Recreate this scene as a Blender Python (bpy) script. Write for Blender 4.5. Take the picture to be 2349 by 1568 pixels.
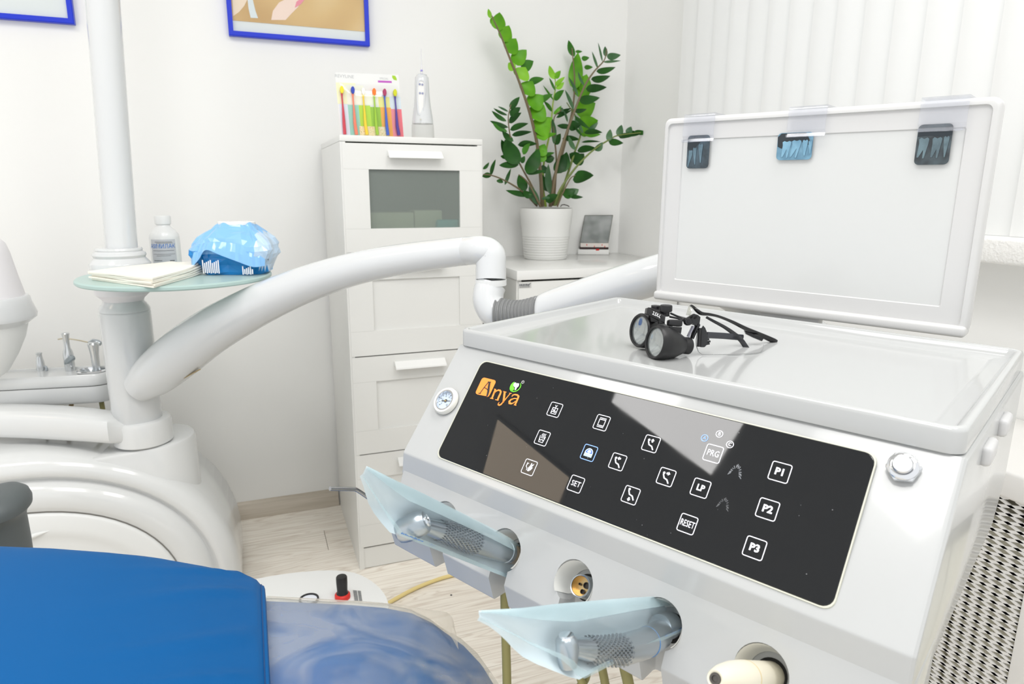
import bpy, bmesh, math, random
from mathutils import Vector, Matrix, Quaternion
random.seed(7)
S = bpy.context.scene
COL = S.collection
for o in list(bpy.data.objects): bpy.data.objects.remove(o)
PI = math.pi

# ------------------------------------------------------------------ camera (measured from the room's straight edges)
W, H, F = 2349.0, 1568.0, 1561.4
YAW, PITCH, ROLL = .3682, .2232, .0066
CAM = Vector((-.2387, -1.8587, 1.111))
_fw = Vector((math.sin(YAW)*math.cos(PITCH), math.cos(YAW)*math.cos(PITCH), -math.sin(PITCH)))
_r0 = Vector((math.cos(YAW), -math.sin(YAW), 0)); _u0 = _r0.cross(_fw)
_r = math.cos(ROLL)*_r0 + math.sin(ROLL)*_u0
_u = -math.sin(ROLL)*_r0 + math.cos(ROLL)*_u0
cd = bpy.data.cameras.new('camera'); cam = bpy.data.objects.new('camera', cd); COL.objects.link(cam)
cd.sensor_fit = 'HORIZONTAL'; cd.sensor_width = 36; cd.lens = F/W*36; cd.clip_start = .02
cam.matrix_world = Matrix(((_r.x, _u.x, -_fw.x, CAM.x), (_r.y, _u.y, -_fw.y, CAM.y), (_r.z, _u.z, -_fw.z, CAM.z), (0, 0, 0, 1)))
cd.dof.use_dof = True; cd.dof.focus_distance = .82; cd.dof.aperture_fstop = 13
S.camera = cam

# ------------------------------------------------------------------ world and exposure
wd = bpy.data.worlds.new('world'); S.world = wd; wd.use_nodes = True
bg = wd.node_tree.nodes['Background']; bg.inputs[0].default_value = (.97, .985, 1, 1); bg.inputs[1].default_value = 1.0
S.view_settings.view_transform = 'Standard'; S.view_settings.look = 'None'
S.view_settings.gamma = 1; S.view_settings.use_curve_mapping = False
S.view_settings.exposure = 0.20
LED = 10.0            # brightness of the ceiling panels

# ------------------------------------------------------------------ measuring helpers: photo pixel -> point of the room
def ray(x, y): return _fw + _r*((x-W/2)/F) + _u*((H/2-y)/F)
def at(x, y, d): return CAM + ray(x, y)*d
def on(x, y, axis, val):
    d = ray(x, y); return CAM + d*((val-CAM[axis])/d[axis])
def on_z(x, y, z): return on(x, y, 2, z)
def on_y(x, y, v): return on(x, y, 1, v)
def on_x(x, y, v): return on(x, y, 0, v)
def on_plane(x, y, p, n):
    d = ray(x, y); return CAM + d*((p-CAM).dot(n)/d.dot(n))

# ------------------------------------------------------------------ materials
MATS = {}
def mat(name, col, rough=.5, metal=0., coat=0., trans=0., ior=1.45, alpha=1., emit=None, es=1., spec=.5, bump=None, sss=0.):
    if name in MATS: return MATS[name]
    m = bpy.data.materials.new(name); m.use_nodes = True
    b = m.node_tree.nodes['Principled BSDF']
    b.inputs['Base Color'].default_value = (*col, 1); b.inputs['Roughness'].default_value = rough
    b.inputs['Metallic'].default_value = metal; b.inputs['Coat Weight'].default_value = coat
    b.inputs['Coat Roughness'].default_value = .06
    b.inputs['Transmission Weight'].default_value = trans; b.inputs['IOR'].default_value = ior
    b.inputs['Alpha'].default_value = alpha; b.inputs['Specular IOR Level'].default_value = spec
    if sss: b.inputs['Subsurface Weight'].default_value = sss; b.inputs['Subsurface Radius'].default_value = (.01, .01, .01)
    if emit: b.inputs['Emission Color'].default_value = (*emit, 1); b.inputs['Emission Strength'].default_value = es
    if bump:
        nt = m.node_tree; tc = nt.nodes.new('ShaderNodeTexCoord'); n = nt.nodes.new('ShaderNodeTexNoise'); bp = nt.nodes.new('ShaderNodeBump')
        n.inputs['Scale'].default_value = bump[0]; n.inputs['Detail'].default_value = 4
        bp.inputs['Strength'].default_value = bump[1]; bp.inputs['Distance'].default_value = bump[2]
        nt.links.new(tc.outputs['Object'], n.inputs['Vector']); nt.links.new(n.outputs['Fac'], bp.inputs['Height']); nt.links.new(bp.outputs['Normal'], b.inputs['Normal'])
    MATS[name] = m; return m
def srgb(r, g, b):
    f = lambda c: (c/255/12.92) if c/255 <= .04045 else ((c/255+.055)/1.055)**2.4
    return (f(r), f(g), f(b))
def clear_mat(name, tint=(1, 1, 1), refl=.06, op=0., rough=.05, opc=(.9, .9, .9)):
    """thin clear film: mostly transparent, a little gloss, some milky diffuse"""
    m = bpy.data.materials.new(name); m.use_nodes = True; nt = m.node_tree; nt.nodes.clear()
    out = nt.nodes.new('ShaderNodeOutputMaterial'); tr = nt.nodes.new('ShaderNodeBsdfTransparent'); tr.inputs[0].default_value = (*tint, 1)
    gl = nt.nodes.new('ShaderNodeBsdfGlossy'); gl.inputs['Roughness'].default_value = rough
    df = nt.nodes.new('ShaderNodeBsdfDiffuse'); df.inputs[0].default_value = (*opc, 1)
    m1 = nt.nodes.new('ShaderNodeMixShader'); m1.inputs[0].default_value = op
    m2 = nt.nodes.new('ShaderNodeMixShader'); lw = nt.nodes.new('ShaderNodeLayerWeight'); pw_ = nt.nodes.new('ShaderNodeMath'); pw_.operation = 'POWER'; pw_.inputs[1].default_value = 5
    ad = nt.nodes.new('ShaderNodeMath'); ad.operation = 'MULTIPLY_ADD'; ad.inputs[1].default_value = .55; ad.inputs[2].default_value = refl; ad.use_clamp = True
    nt.links.new(lw.outputs['Facing'], pw_.inputs[0]); nt.links.new(pw_.outputs[0], ad.inputs[0]); nt.links.new(ad.outputs[0], m2.inputs[0])
    nt.links.new(tr.outputs[0], m1.inputs[1]); nt.links.new(df.outputs[0], m1.inputs[2])
    nt.links.new(m1.outputs[0], m2.inputs[1]); nt.links.new(gl.outputs[0], m2.inputs[2]); nt.links.new(m2.outputs[0], out.inputs[0])
    MATS[name] = m; return m
def ramp_mat(name, stops, scale, rough=.5, stretch=(1, 1, 1), detail=4, randomize=True, bump=0, coat=0, dist=0.):
    """noise driven colours, each object shifted by its own random number"""
    m = bpy.data.materials.new(name); m.use_nodes = True; nt = m.node_tree; b = nt.nodes['Principled BSDF']
    b.inputs['Roughness'].default_value = rough; b.inputs['Coat Weight'].default_value = coat
    tc = nt.nodes.new('ShaderNodeTexCoord'); mp = nt.nodes.new('ShaderNodeMapping'); mp.inputs['Scale'].default_value = stretch
    n = nt.nodes.new('ShaderNodeTexNoise'); n.inputs['Scale'].default_value = scale; n.inputs['Detail'].default_value = detail; n.inputs['Distortion'].default_value = dist
    r = nt.nodes.new('ShaderNodeValToRGB')
    while len(r.color_ramp.elements) < len(stops): r.color_ramp.elements.new(.5)
    for e, (p, c) in zip(r.color_ramp.elements, stops): e.position = p; e.color = (*c, 1)
    nt.links.new(tc.outputs['Object'], mp.inputs[0])
    if randomize:
        oi = nt.nodes.new('ShaderNodeObjectInfo'); mu = nt.nodes.new('ShaderNodeMath'); mu.operation = 'MULTIPLY'; mu.inputs[1].default_value = 37
        cx = nt.nodes.new('ShaderNodeCombineXYZ'); nt.links.new(oi.outputs['Random'], mu.inputs[0])
        for i in range(3): nt.links.new(mu.outputs[0], cx.inputs[i])
        nt.links.new(cx.outputs[0], mp.inputs['Location'])
    nt.links.new(mp.outputs[0], n.inputs['Vector']); nt.links.new(n.outputs['Fac'], r.inputs[0]); nt.links.new(r.outputs[0], b.inputs['Base Color'])
    if bump:
        bp = nt.nodes.new('ShaderNodeBump'); bp.inputs['Strength'].default_value = bump; bp.inputs['Distance'].default_value = .001
        nt.links.new(n.outputs['Fac'], bp.inputs['Height']); nt.links.new(bp.outputs[0], b.inputs['Normal'])
    MATS[name] = m; return m

WALL = mat('wall_paint', (.875, .875, .855), .9, bump=(220, .05, .001))
CEIL = mat('ceiling_paint', (.78, .78, .77), .95)
LAM = mat('white_laminate', (.76, .76, .732), .38)
LAMG = mat('white_gloss_laminate', (.83, .83, .81), .15)
SHELLW = mat('unit_shell_white', (.73, .74, .735), .18, coat=.4)
GLOSS = mat('white_enamel', (.67, .685, .69), .16, coat=.5)
GLOSS2 = mat('white_moulded_plastic', (.84, .85, .845), .25, coat=.3)
SATIN = mat('white_satin_plastic', (.80, .81, .80), .42)
LILAC = mat('lilac_white_plastic', (.80, .785, .80), .4)
WARMW = mat('warm_white_plastic', (.80, .79, .73), .35)
DARKGAP = mat('dark_gap', (.03, .028, .024), .8)
BLACK = mat('black_plastic', (.012, .012, .013), .38)
BLACKG = mat('black_glossy_plastic', (.008, .008, .009), .14)
RUBBER = mat('dark_rubber', (.02, .021, .023), .6)
GREYR = mat('grey_bellows_rubber', (.22, .225, .225), .55)
CHROME = mat('chrome', (.75, .76, .78), .08, 1)
STEEL = mat('brushed_steel', (.45, .49, .52), .28, 1)
STEELD = mat('steel_tube', (.36, .36, .36), .22, 1)
BRASS = mat('brass', (.62, .45, .22), .3, 1)
OLIVE = mat('olive_hose', srgb(138, 132, 82), .45)
BROWNH = mat('tan_hose', srgb(158, 134, 88), .45)
YELH = mat('yellow_hose', srgb(226, 205, 140), .5)
BLUEF = mat('blue_picture_frame', srgb(10, 48, 205), .35)
MATW = mat('picture_mat', (.80, .82, .83), .6)
RED = mat('red_plastic', srgb(215, 45, 35), .4)
WHITEP = mat('white_print', (.9, .9, .92), .5)
INK = mat('grey_ink', (.12, .13, .14), .6)
INKB = mat('blue_ink', srgb(40, 120, 205), .6)
LABELG = mat('label_grey', (.62, .63, .64), .5)
GLASSC = clear_mat('clear_glass', (.985, .995, .99), .05, 0)
ACRYL = clear_mat('clear_acrylic', (.955, .96, .975), .05, .05, .05, (.85, .86, .92))
FILM = clear_mat('pouch_film', (.94, .965, .98), .04, .045, .12, srgb(225, 236, 242))
SHEET = clear_mat('plastic_sheet', (.95, .95, .93), .07, .20, .14, srgb(222, 222, 218))
def haze(m, lo, hi, sc):
    nt = m.node_tree; mx = [n for n in nt.nodes if n.type == 'MIX_SHADER'][0]; tc = nt.nodes.new('ShaderNodeTexCoord'); n = nt.nodes.new('ShaderNodeTexNoise')
    n.inputs['Scale'].default_value = sc; n.inputs['Detail'].default_value = 3; n.inputs['Distortion'].default_value = 1.2
    r = nt.nodes.new('ShaderNodeMapRange'); r.inputs['From Min'].default_value = .38; r.inputs['From Max'].default_value = .60; r.inputs['To Min'].default_value = lo; r.inputs['To Max'].default_value = hi
    nt.links.new(tc.outputs['Object'], n.inputs['Vector']); nt.links.new(n.outputs['Fac'], r.inputs[0]); nt.links.new(r.outputs[0], mx.inputs[0])
haze(SHEET, .10, .34, 9)
FLAP = clear_mat('plastic_flap', (.95, .94, .91), .06, .40, .2, srgb(214, 208, 196))
LENS = clear_mat('lens_plastic', (.985, .985, .985), .025, 0, .02)

# ------------------------------------------------------------------ mesh helpers
WM = {}
ID = Matrix.Identity(4)
def props(o, label=None, cat=None, group=None, kind=None):
    if label: o['label'] = label
    if cat: o['category'] = cat
    if group: o['group'] = group
    if kind: o['kind'] = kind
    return o
def thing(name, label, cat, loc, rotz=0, group=None):
    o = bpy.data.objects.new(name, None); COL.objects.link(o); o.empty_display_size = .05
    o.location = loc; o.rotation_euler = (0, 0, rotz)
    WM[o] = Matrix.Translation(Vector(loc)) @ Matrix.Rotation(rotz, 4, 'Z')
    return props(o, label, cat, group)
def mk(name, vf, m, parent=None, X=None, smooth=True, ang=35, origin=None):
    """one mesh object from (verts, faces) given in world space, or in the frame X"""
    verts, faces = vf
    vs = [Vector(v) for v in verts]
    if X is not None: vs = [X @ v for v in vs]
    if parent is not None: P = WM[parent]
    else:
        if origin is None:
            lo = [min(v[i] for v in vs) for i in range(3)]; hi = [max(v[i] for v in vs) for i in range(3)]
            origin = ((lo[0]+hi[0])/2, (lo[1]+hi[1])/2, lo[2])
        P = Matrix.Translation(Vector(origin))
    Pi = P.inverted()
    me = bpy.data.meshes.new(name); me.from_pydata([Pi @ v for v in vs], [], faces); me.validate()
    o = bpy.data.objects.new(name, me); COL.objects.link(o)
    bm = bmesh.new(); bm.from_mesh(me); bmesh.ops.recalc_face_normals(bm, faces=bm.faces)
    if smooth:
        for f in bm.faces: f.smooth = True
        for e in bm.edges:
            if len(e.link_faces) == 2 and e.calc_face_angle(0) > math.radians(ang): e.smooth = False
    bm.to_mesh(me); bm.free()
    if m: me.materials.append(m)
    if parent is not None: o.parent = parent
    else: o.location = origin
    WM[o] = P
    return o
def join(*parts):
    V, Fc = [], []
    for v, f in parts:
        k = len(V); V += [Vector(a) for a in v]; Fc += [tuple(i+k for i in q) for q in f]
    return V, Fc
def xf(vf, X): return [X @ Vector(v) for v in vf[0]], vf[1]
def frame_to(p, d, up=(0, 0, 1)):
    """matrix whose +Z is d, at p"""
    d = Vector(d).normalized(); up = Vector(up)
    if abs(d.dot(up.normalized())) > .98: up = Vector((0, 1, 0)) if abs(d.y) < .9 else Vector((1, 0, 0))
    x = up.cross(d).normalized(); y = d.cross(x)
    return Matrix(((x.x, y.x, d.x, p[0]), (x.y, y.y, d.y, p[1]), (x.z, y.z, d.z, p[2]), (0, 0, 0, 1)))
def axes(p, x, y, z):
    return Matrix(((x[0], y[0], z[0], p[0]), (x[1], y[1], z[1], p[1]), (x[2], y[2], z[2], p[2]), (0, 0, 0, 1)))
def box(x0, x1, y0, y1, z0, z1):
    return [(x0, y0, z0), (x1, y0, z0), (x1, y1, z0), (x0, y1, z0), (x0, y0, z1), (x1, y0, z1), (x1, y1, z1), (x0, y1, z1)], \
           [(0, 3, 2, 1), (4, 5, 6, 7), (0, 1, 5, 4), (1, 2, 6, 5), (2, 3, 7, 6), (3, 0, 4, 7)]
def bevel_vf(vf, w, seg=2, sel=None):
    bm = bmesh.new(); vs = [bm.verts.new(Vector(v)) for v in vf[0]]
    for f in vf[1]:
        try: bm.faces.new([vs[i] for i in f])
        except ValueError: pass
    bm.normal_update(); bmesh.ops.recalc_face_normals(bm, faces=bm.faces)
    es = [e for e in bm.edges if len(e.link_faces) == 2 and e.calc_face_angle(0) > .35 and (sel is None or sel(e))]
    bmesh.ops.bevel(bm, geom=es, offset=w, segments=seg, affect='EDGES', profile=.5, clamp_overlap=True)
    bm.verts.index_update()
    r = [v.co.copy() for v in bm.verts], [tuple(v.index for v in f.verts) for f in bm.faces]
    bm.free(); return r
def rbox(x0, x1, y0, y1, z0, z1, w=.004, seg=2): return bevel_vf(box(x0, x1, y0, y1, z0, z1), w, seg)
def lathe(prof, seg=32, cap0=True, cap1=True):
    V, Fc = [], []
    for r, z in prof:
        for k in range(seg):
            a = 2*PI*k/seg; V.append((r*math.cos(a), r*math.sin(a), z))
    n = len(prof)
    for i in range(n-1):
        for k in range(seg):
            k2 = (k+1) % seg; Fc.append((i*seg+k, i*seg+k2, (i+1)*seg+k2, (i+1)*seg+k))
    if cap0: Fc.append(tuple(reversed(range(seg))))
    if cap1: Fc.append(tuple((n-1)*seg+k for k in range(seg)))
    return V, Fc
def cyl(p, q, r0, r1=None, seg=20, caps=True):
    p = Vector(p); q = Vector(q); r1 = r0 if r1 is None else r1; L = (q-p).length
    return xf(lathe([(r0, 0), (r1, L)], seg, caps, caps), frame_to(p, q-p))
def spline(pts, n):
    """Catmull-Rom through tuples of any length"""
    P = [tuple(p) for p in pts]; P = [tuple(2*a-b for a, b in zip(P[0], P[1]))]+P+[tuple(2*a-b for a, b in zip(P[-1], P[-2]))]
    out = []
    for i in range(1, len(P)-2):
        for k in range(n):
            t = k/n; out.append(tuple(.5*(2*b+(c-a)*t+(2*a-5*b+4*c-d)*t*t+(3*b-a-3*c+d)*t**3) for a, b, c, d in zip(P[i-1], P[i], P[i+1], P[i+2])))
    out.append(P[-2]); return out
def tube(pts, rad, seg=14, caps=True, flat=1., up=(0, 0, 1)):
    """pts: points; rad: number or list; flat squashes the section along the second axis"""
    pts = [Vector(p) for p in pts]; n = len(pts)
    if not hasattr(rad, '__len__'): rad = [rad]*n
    T = [(pts[min(i+1, n-1)]-pts[max(i-1, 0)]).normalized() for i in range(n)]
    x = Vector(up).cross(T[0])
    if x.length < 1e-3: x = Vector((1, 0, 0)).cross(T[0])
    x.normalize(); V, Fc = [], []
    for i in range(n):
        if i:
            q = T[i-1].rotation_difference(T[i]); x = q @ x
        x = (x-T[i]*x.dot(T[i])).normalized(); y = T[i].cross(x)
        for k in range(seg):
            a = 2*PI*k/seg; V.append(pts[i]+(x*math.cos(a)+y*math.sin(a)*flat)*rad[i])
    for i in range(n-1):
        for k in range(seg):
            k2 = (k+1) % seg; Fc.append((i*seg+k, i*seg+k2, (i+1)*seg+k2, (i+1)*seg+k))
    if caps: Fc.append(tuple(reversed(range(seg)))); Fc.append(tuple((n-1)*seg+k for k in range(seg)))
    return V, Fc
def rrect(x0, x1, y0, y1, r, n=5):
    P = []
    for cx, cy, a0 in ((x1-r, y1-r, 0), (x0+r, y1-r, PI/2), (x0+r, y0+r, PI), (x1-r, y0+r, 1.5*PI)):
        for k in range(n+1):
            a = a0+PI/2*k/n; P.append((cx+r*math.cos(a), cy+r*math.sin(a)))
    return P
def loft(loops, cap0=True, cap1=True, closed=True):
    V, Fc = [], []; m = len(loops[0])
    for L in loops: V += [tuple(p) for p in L]
    for i in range(len(loops)-1):
        for k in range(m if closed else m-1):
            k2 = (k+1) % m; Fc.append((i*m+k, i*m+k2, (i+1)*m+k2, (i+1)*m+k))
    if cap0: Fc.append(tuple(reversed(range(m))))
    if cap1: Fc.append(tuple((len(loops)-1)*m+k for k in range(m)))
    return V, Fc
def extrude(poly, z0, z1): return loft([[(x, y, z0) for x, y in poly], [(x, y, z1) for x, y in poly]])
def ribbon(pts, w, closed=False):
    """flat stroke in 2D -> verts (x,y,0)"""
    P = [Vector((p[0], p[1])) for p in pts]; n = len(P); ws = w if hasattr(w, '__len__') else [w]*n
    V, Fc = [], []
    for i in range(n):
        if closed: a, b = P[i-1], P[(i+1) % n]
        else: a, b = P[max(i-1, 0)], P[min(i+1, n-1)]
        t = (b-a); t = t.normalized() if t.length > 0 else Vector((1, 0)); nn = Vector((-t.y, t.x))
        s = 1.
        if 0 < i < n-1 or closed:
            t1 = (P[i]-a).normalized(); c = max(.5, t.dot(t1)); s = 1/c
        V += [(*(P[i]+nn*ws[i]/2*s), 0), (*(P[i]-nn*ws[i]/2*s), 0)]
    for i in range(n if closed else n-1):
        j = (i+1) % n; Fc.append((2*i, 2*i+1, 2*j+1, 2*j))
    return V, Fc
def disc2(cx, cy, r, n=14): return [(cx+r*math.cos(2*PI*k/n), cy+r*math.sin(2*PI*k/n), 0) for k in range(n)], [tuple(range(n))]
def text_vf(body, size, cx=0, cy=0, sx=1., shear=0, bold=0.):
    c = bpy.data.curves.new('t', 'FONT'); c.body = body; c.size = size; c.align_x = 'CENTER'; c.align_y = 'CENTER'; c.shear = shear; c.resolution_u = 2; c.offset = bold
    o = bpy.data.objects.new('t', c); COL.objects.link(o)
    dg = bpy.context.evaluated_depsgraph_get(); me = bpy.data.meshes.new_from_object(o.evaluated_get(dg))
    V = [(v.co.x*sx+cx, v.co.y+cy, 0) for v in me.vertices]; Fc = [tuple(p.vertices) for p in me.polygons]
    bpy.data.objects.remove(o); bpy.data.curves.remove(c); bpy.data.meshes.remove(me)
    return V, Fc
def boolean(o, cutters, op='DIFFERENCE'):
    for c in cutters:
        md = o.modifiers.new('b', 'BOOLEAN'); md.operation = op; md.object = c; md.solver = 'EXACT'
    dg = bpy.context.evaluated_depsgraph_get(); dg.update()
    me = bpy.data.meshes.new_from_object(o.evaluated_get(dg)); o.modifiers.clear()
    old = o.data; o.data = me; me.name = old.name
    for c in cutters: bpy.data.objects.remove(c)
    bm = bmesh.new(); bm.from_mesh(me)
    bmesh.ops.remove_doubles(bm, verts=bm.verts, dist=1e-5)
    for f in bm.faces: f.smooth = True
    for e in bm.edges:
        if len(e.link_faces) == 2: e.smooth = e.calc_face_angle(0) < math.radians(28)
    bm.to_mesh(me); bm.free()
def obj_copy(o, parent=None):
    c = o.copy(); COL.objects.link(c); c.parent = parent if parent is not None else o.parent; WM[c] = WM[o]; return c
def arc(cx, cy, rx, ry, a0, a1, n): return [(cx+rx*math.cos(math.radians(a0+(a1-a0)*k/n)), cy+ry*math.sin(math.radians(a0+(a1-a0)*k/n))) for k in range(n+1)]

# ================================================================== STRUCTURE
YB, XR, ZC = .474, 1.10, 2.6           # back wall, window wall, ceiling
XL, YF = -3.2, -3.4
def struct(name, vf, m, parent=None, **k): return props(mk(name, vf, m, parent, **k), kind='structure')
floor = struct('floor', box(XL, XR+.3, YF, YB+.1, -.06, -.010), mat('floor_base', (.35, .3, .25), .8), smooth=False)
PLANK = bpy.data.materials.new('oak_laminate'); PLANK.use_nodes = True
def plank_nodes():
    nt = PLANK.node_tree; b = nt.nodes['Principled BSDF']; b.inputs['Roughness'].default_value = .42
    N = nt.nodes.new; L = nt.links.new
    tc = N('ShaderNodeTexCoord'); oi = N('ShaderNodeObjectInfo'); mu = N('ShaderNodeMath'); mu.operation = 'MULTIPLY'; mu.inputs[1].default_value = 53
    cx = N('ShaderNodeCombineXYZ'); L(oi.outputs['Random'], mu.inputs[0]); [L(mu.outputs[0], cx.inputs[i]) for i in range(3)]
    va = N('ShaderNodeVectorMath'); va.operation = 'ADD'; L(tc.outputs['Object'], va.inputs[0]); L(cx.outputs[0], va.inputs[1])
    m1 = N('ShaderNodeMapping'); m1.inputs['Scale'].default_value = (1.0, 11, 1); L(va.outputs[0], m1.inputs[0])
    n1 = N('ShaderNodeTexNoise'); n1.inputs['Scale'].default_value = 1.3; n1.inputs['Detail'].default_value = 2; n1.inputs['Distortion'].default_value = .5; L(m1.outputs[0], n1.inputs['Vector'])
    # contour lines of a stretched noise = cathedral grain
    m2 = N('ShaderNodeMath'); m2.operation = 'MULTIPLY'; m2.inputs[1].default_value = 17; L(n1.outputs['Fac'], m2.inputs[0])
    fr = N('ShaderNodeMath'); fr.operation = 'PINGPONG'; fr.inputs[1].default_value = .5; L(m2.outputs[0], fr.inputs[0])
    r1 = N('ShaderNodeValToRGB'); r1.color_ramp.elements[0].position = .0; r1.color_ramp.elements[0].color = (*srgb(222, 213, 201), 1)
    r1.color_ramp.elements[1].position = .22; r1.color_ramp.elements[1].color = (*srgb(241, 236, 226), 1); L(fr.outputs[0], r1.inputs[0])
    m3 = N('ShaderNodeMapping'); m3.inputs['Scale'].default_value = (3, 90, 1); L(va.outputs[0], m3.inputs[0])
    n2 = N('ShaderNodeTexNoise'); n2.inputs['Scale'].default_value = 1.6; n2.inputs['Detail'].default_value = 5; L(m3.outputs[0], n2.inputs['Vector'])
    r2 = N('ShaderNodeValToRGB'); r2.color_ramp.elements[0].position = .33; r2.color_ramp.elements[0].color = (.91, .89, .87, 1); r2.color_ramp.elements[1].position = .62; r2.color_ramp.elements[1].color = (1.02, 1.02, 1.02, 1); L(n2.outputs['Fac'], r2.inputs[0])
    r3 = N('ShaderNodeValToRGB'); r3.color_ramp.elements[0].color = (.95, .94, .93, 1); r3.color_ramp.elements[1].color = (1.03, 1.03, 1.03, 1); L(oi.outputs['Random'], r3.inputs[0])
    x1 = N('ShaderNodeMix'); x1.data_type = 'RGBA'; x1.blend_type = 'MULTIPLY'; x1.inputs[0].default_value = 1; L(r1.outputs[0], x1.inputs[6]); L(r2.outputs[0], x1.inputs[7])
    x2 = N('ShaderNodeMix'); x2.data_type = 'RGBA'; x2.blend_type = 'MULTIPLY'; x2.inputs[0].default_value = 1; L(x1.outputs[2], x2.inputs[6]); L(r3.outputs[0], x2.inputs[7])
    L(x2.outputs[2], b.inputs['Base Color'])
plank_nodes()
PW, PL = .1585, 1.285
ja, jb = on_z(743, 1215, 0), on_z(753, 1261, 0)
PW = abs(ja.y-jb.y)
plank0 = None
row = 0; y = ja.y
while y < YB+.05: y += PW
while y > YF:
    k = round((ja.y-y)/PW); off = ((k*.437*PL) % PL)
    x = ja.x+off-4*PL
    while x < XR+.2:
        if plank0 is None:
            plank0 = struct('plank', bevel_vf(box(.0006, PL-.0006, -PW+.0006, -.0006, -.010, 0), .0006, 1), PLANK, floor, X=Matrix.Translation((x, y, 0)), smooth=False)
            me = plank0.data; Pi = WM[floor].inverted(); base = Pi @ Vector((x, y, 0))
            for v in me.vertices: v.co -= base
            plank0.location = base
        elif x > XL-PL:
            c = obj_copy(plank0, floor); c.location = Pi @ Vector((x, y, 0))
        x += PL
    y -= PW
struct('wall_back', box(XL-.1, XR+.3, YB, YB+.12, -.05, ZC+.05), WALL, smooth=False)
ceil = struct('ceiling', box(XL-.1, XR+.3, -2.45, YB+.1, ZC, ZC+.1), CEIL, smooth=False)
# right wall with its window opening
WY0, WY1, WZ0, WZ1 = -2.3, -.02, 1.03, 2.35
wr = join(box(XR, XR+.25, YF, YB, -.05, WZ0-.045), box(XR, XR+.25, YF, YB, WZ1, ZC+.05), box(XR, XR+.25, WY1, YB, WZ0-.045, WZ1), box(XR, XR+.25, YF, WY0, WZ0-.045, WZ1))
struct('wall_right', wr, WALL, smooth=False)
win = props(thing('window_1', None, None, (XR+.17, (WY0+WY1)/2, WZ0)), kind='structure')
for (a, b, c, d) in ((WY0, WY1, WZ0, WZ0+.06), (WY0, WY1, WZ1-.06, WZ1), (WY0, WY0+.06, WZ0+.06, WZ1-.06), (WY1-.06, WY1, WZ0+.06, WZ1-.06), ((WY0+WY1)/2-.035, (WY0+WY1)/2+.035, WZ0+.06, WZ1-.06)):
    mk('window_frame', rbox(XR+.14, XR+.20, a, b, c, d, .004), LAMG, win)
mk('pane', box(XR+.168, XR+.172, WY0+.05, WY1-.05, WZ0+.05, WZ1-.05), GLASSC, win, smooth=False)
# sill: rough plastered slab with a peeling lower edge
ROUGHW = mat('rough_plaster', (.80, .80, .78), .9, bump=(160, .5, .004))
sill = struct('trim_1', rbox(.985, XR+.14, WY0-.06, WY1, .985, 1.03, .006, 3), ROUGHW)
# baseboard: two stepped oak strips
BASEM = ramp_mat('baseboard_oak', [(.3, srgb(182, 172, 156)), (.7, srgb(206, 197, 184))], 3, .5, (1.5, 30, 30), 3, False)
prof = [(YB, 0), (YB-.022, 0), (YB-.022, .012), (YB-.018, .020), (YB-.016, .040), (YB-.012, .050), (YB-.006, .056), (YB, .058)]
bb = struct('baseboard_back', loft([[(XL, y, z) for y, z in prof], [(-.004, y, z) for y, z in prof]]), BASEM)
bb2 = struct('baseboard_right', loft([[(XR-(YB-y), YF, z) for y, z in prof], [(XR-(YB-y), .03, z) for y, z in prof]]), BASEM)

# ------------------------------------------------------------------ ceiling lights mirrored in the black panel, and fill panels added to brighten the room
def led(cx, cy, w, strength, col, label):
    t = thing('ceiling_or_fill_light', label, 'ceiling light', (cx, cy, ZC-.02))
    mk('frame', loft([[(x, y, ZC) for x, y in rrect(cx-w/2-.015, cx+w/2+.015, cy-w/2-.015, cy+w/2+.015, .004, 1)], [(x, y, ZC-.018) for x, y in rrect(cx-w/2-.015, cx+w/2+.015, cy-w/2-.015, cy+w/2+.015, .004, 1)], [(x, y, ZC-.018) for x, y in rrect(cx-w/2, cx+w/2, cy-w/2, cy+w/2, .004, 1)], [(x, y, ZC-.012) for x, y in rrect(cx-w/2, cx+w/2, cy-w/2, cy+w/2, .004, 1)]], False, False), LAM, t, smooth=False)
    mk('diffuser', ([(cx-w/2, cy-w/2, ZC-.013), (cx-w/2, cy+w/2, ZC-.013), (cx+w/2, cy+w/2, ZC-.013), (cx+w/2, cy-w/2, ZC-.013)], [(0, 1, 2, 3)]), mat('led_%d' % (strength*100), (.8, .8, .8), .5, emit=col, es=strength), t, smooth=False)
led(-1.285, -.98, .52, LED, (1, .985, .97), 'bright square ceiling light mirrored in the right half of black control panel')
led(-.55, -1.35, .56, LED*.8, (1, .985, .97), 'added square fill panel over the blue chair')  # from here to the camera pair: panels added to brighten wall and floor
led(.45, -1.35, .56, LED*.8, (1, .985, .97), 'added square fill panel over the instrument console')
led(-.55, -2.05, .56, LED*.8, (1, .985, .97), 'added square fill panel above and left of the camera')
led(.45, -2.05, .56, LED*.8, (1, .985, .97), 'added square fill panel above and right of the camera')
led(-2.40, -.42, .50, 2.7, (1, .80, .58), 'dim warm square ceiling light mirrored in the left half of black control panel')

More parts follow.
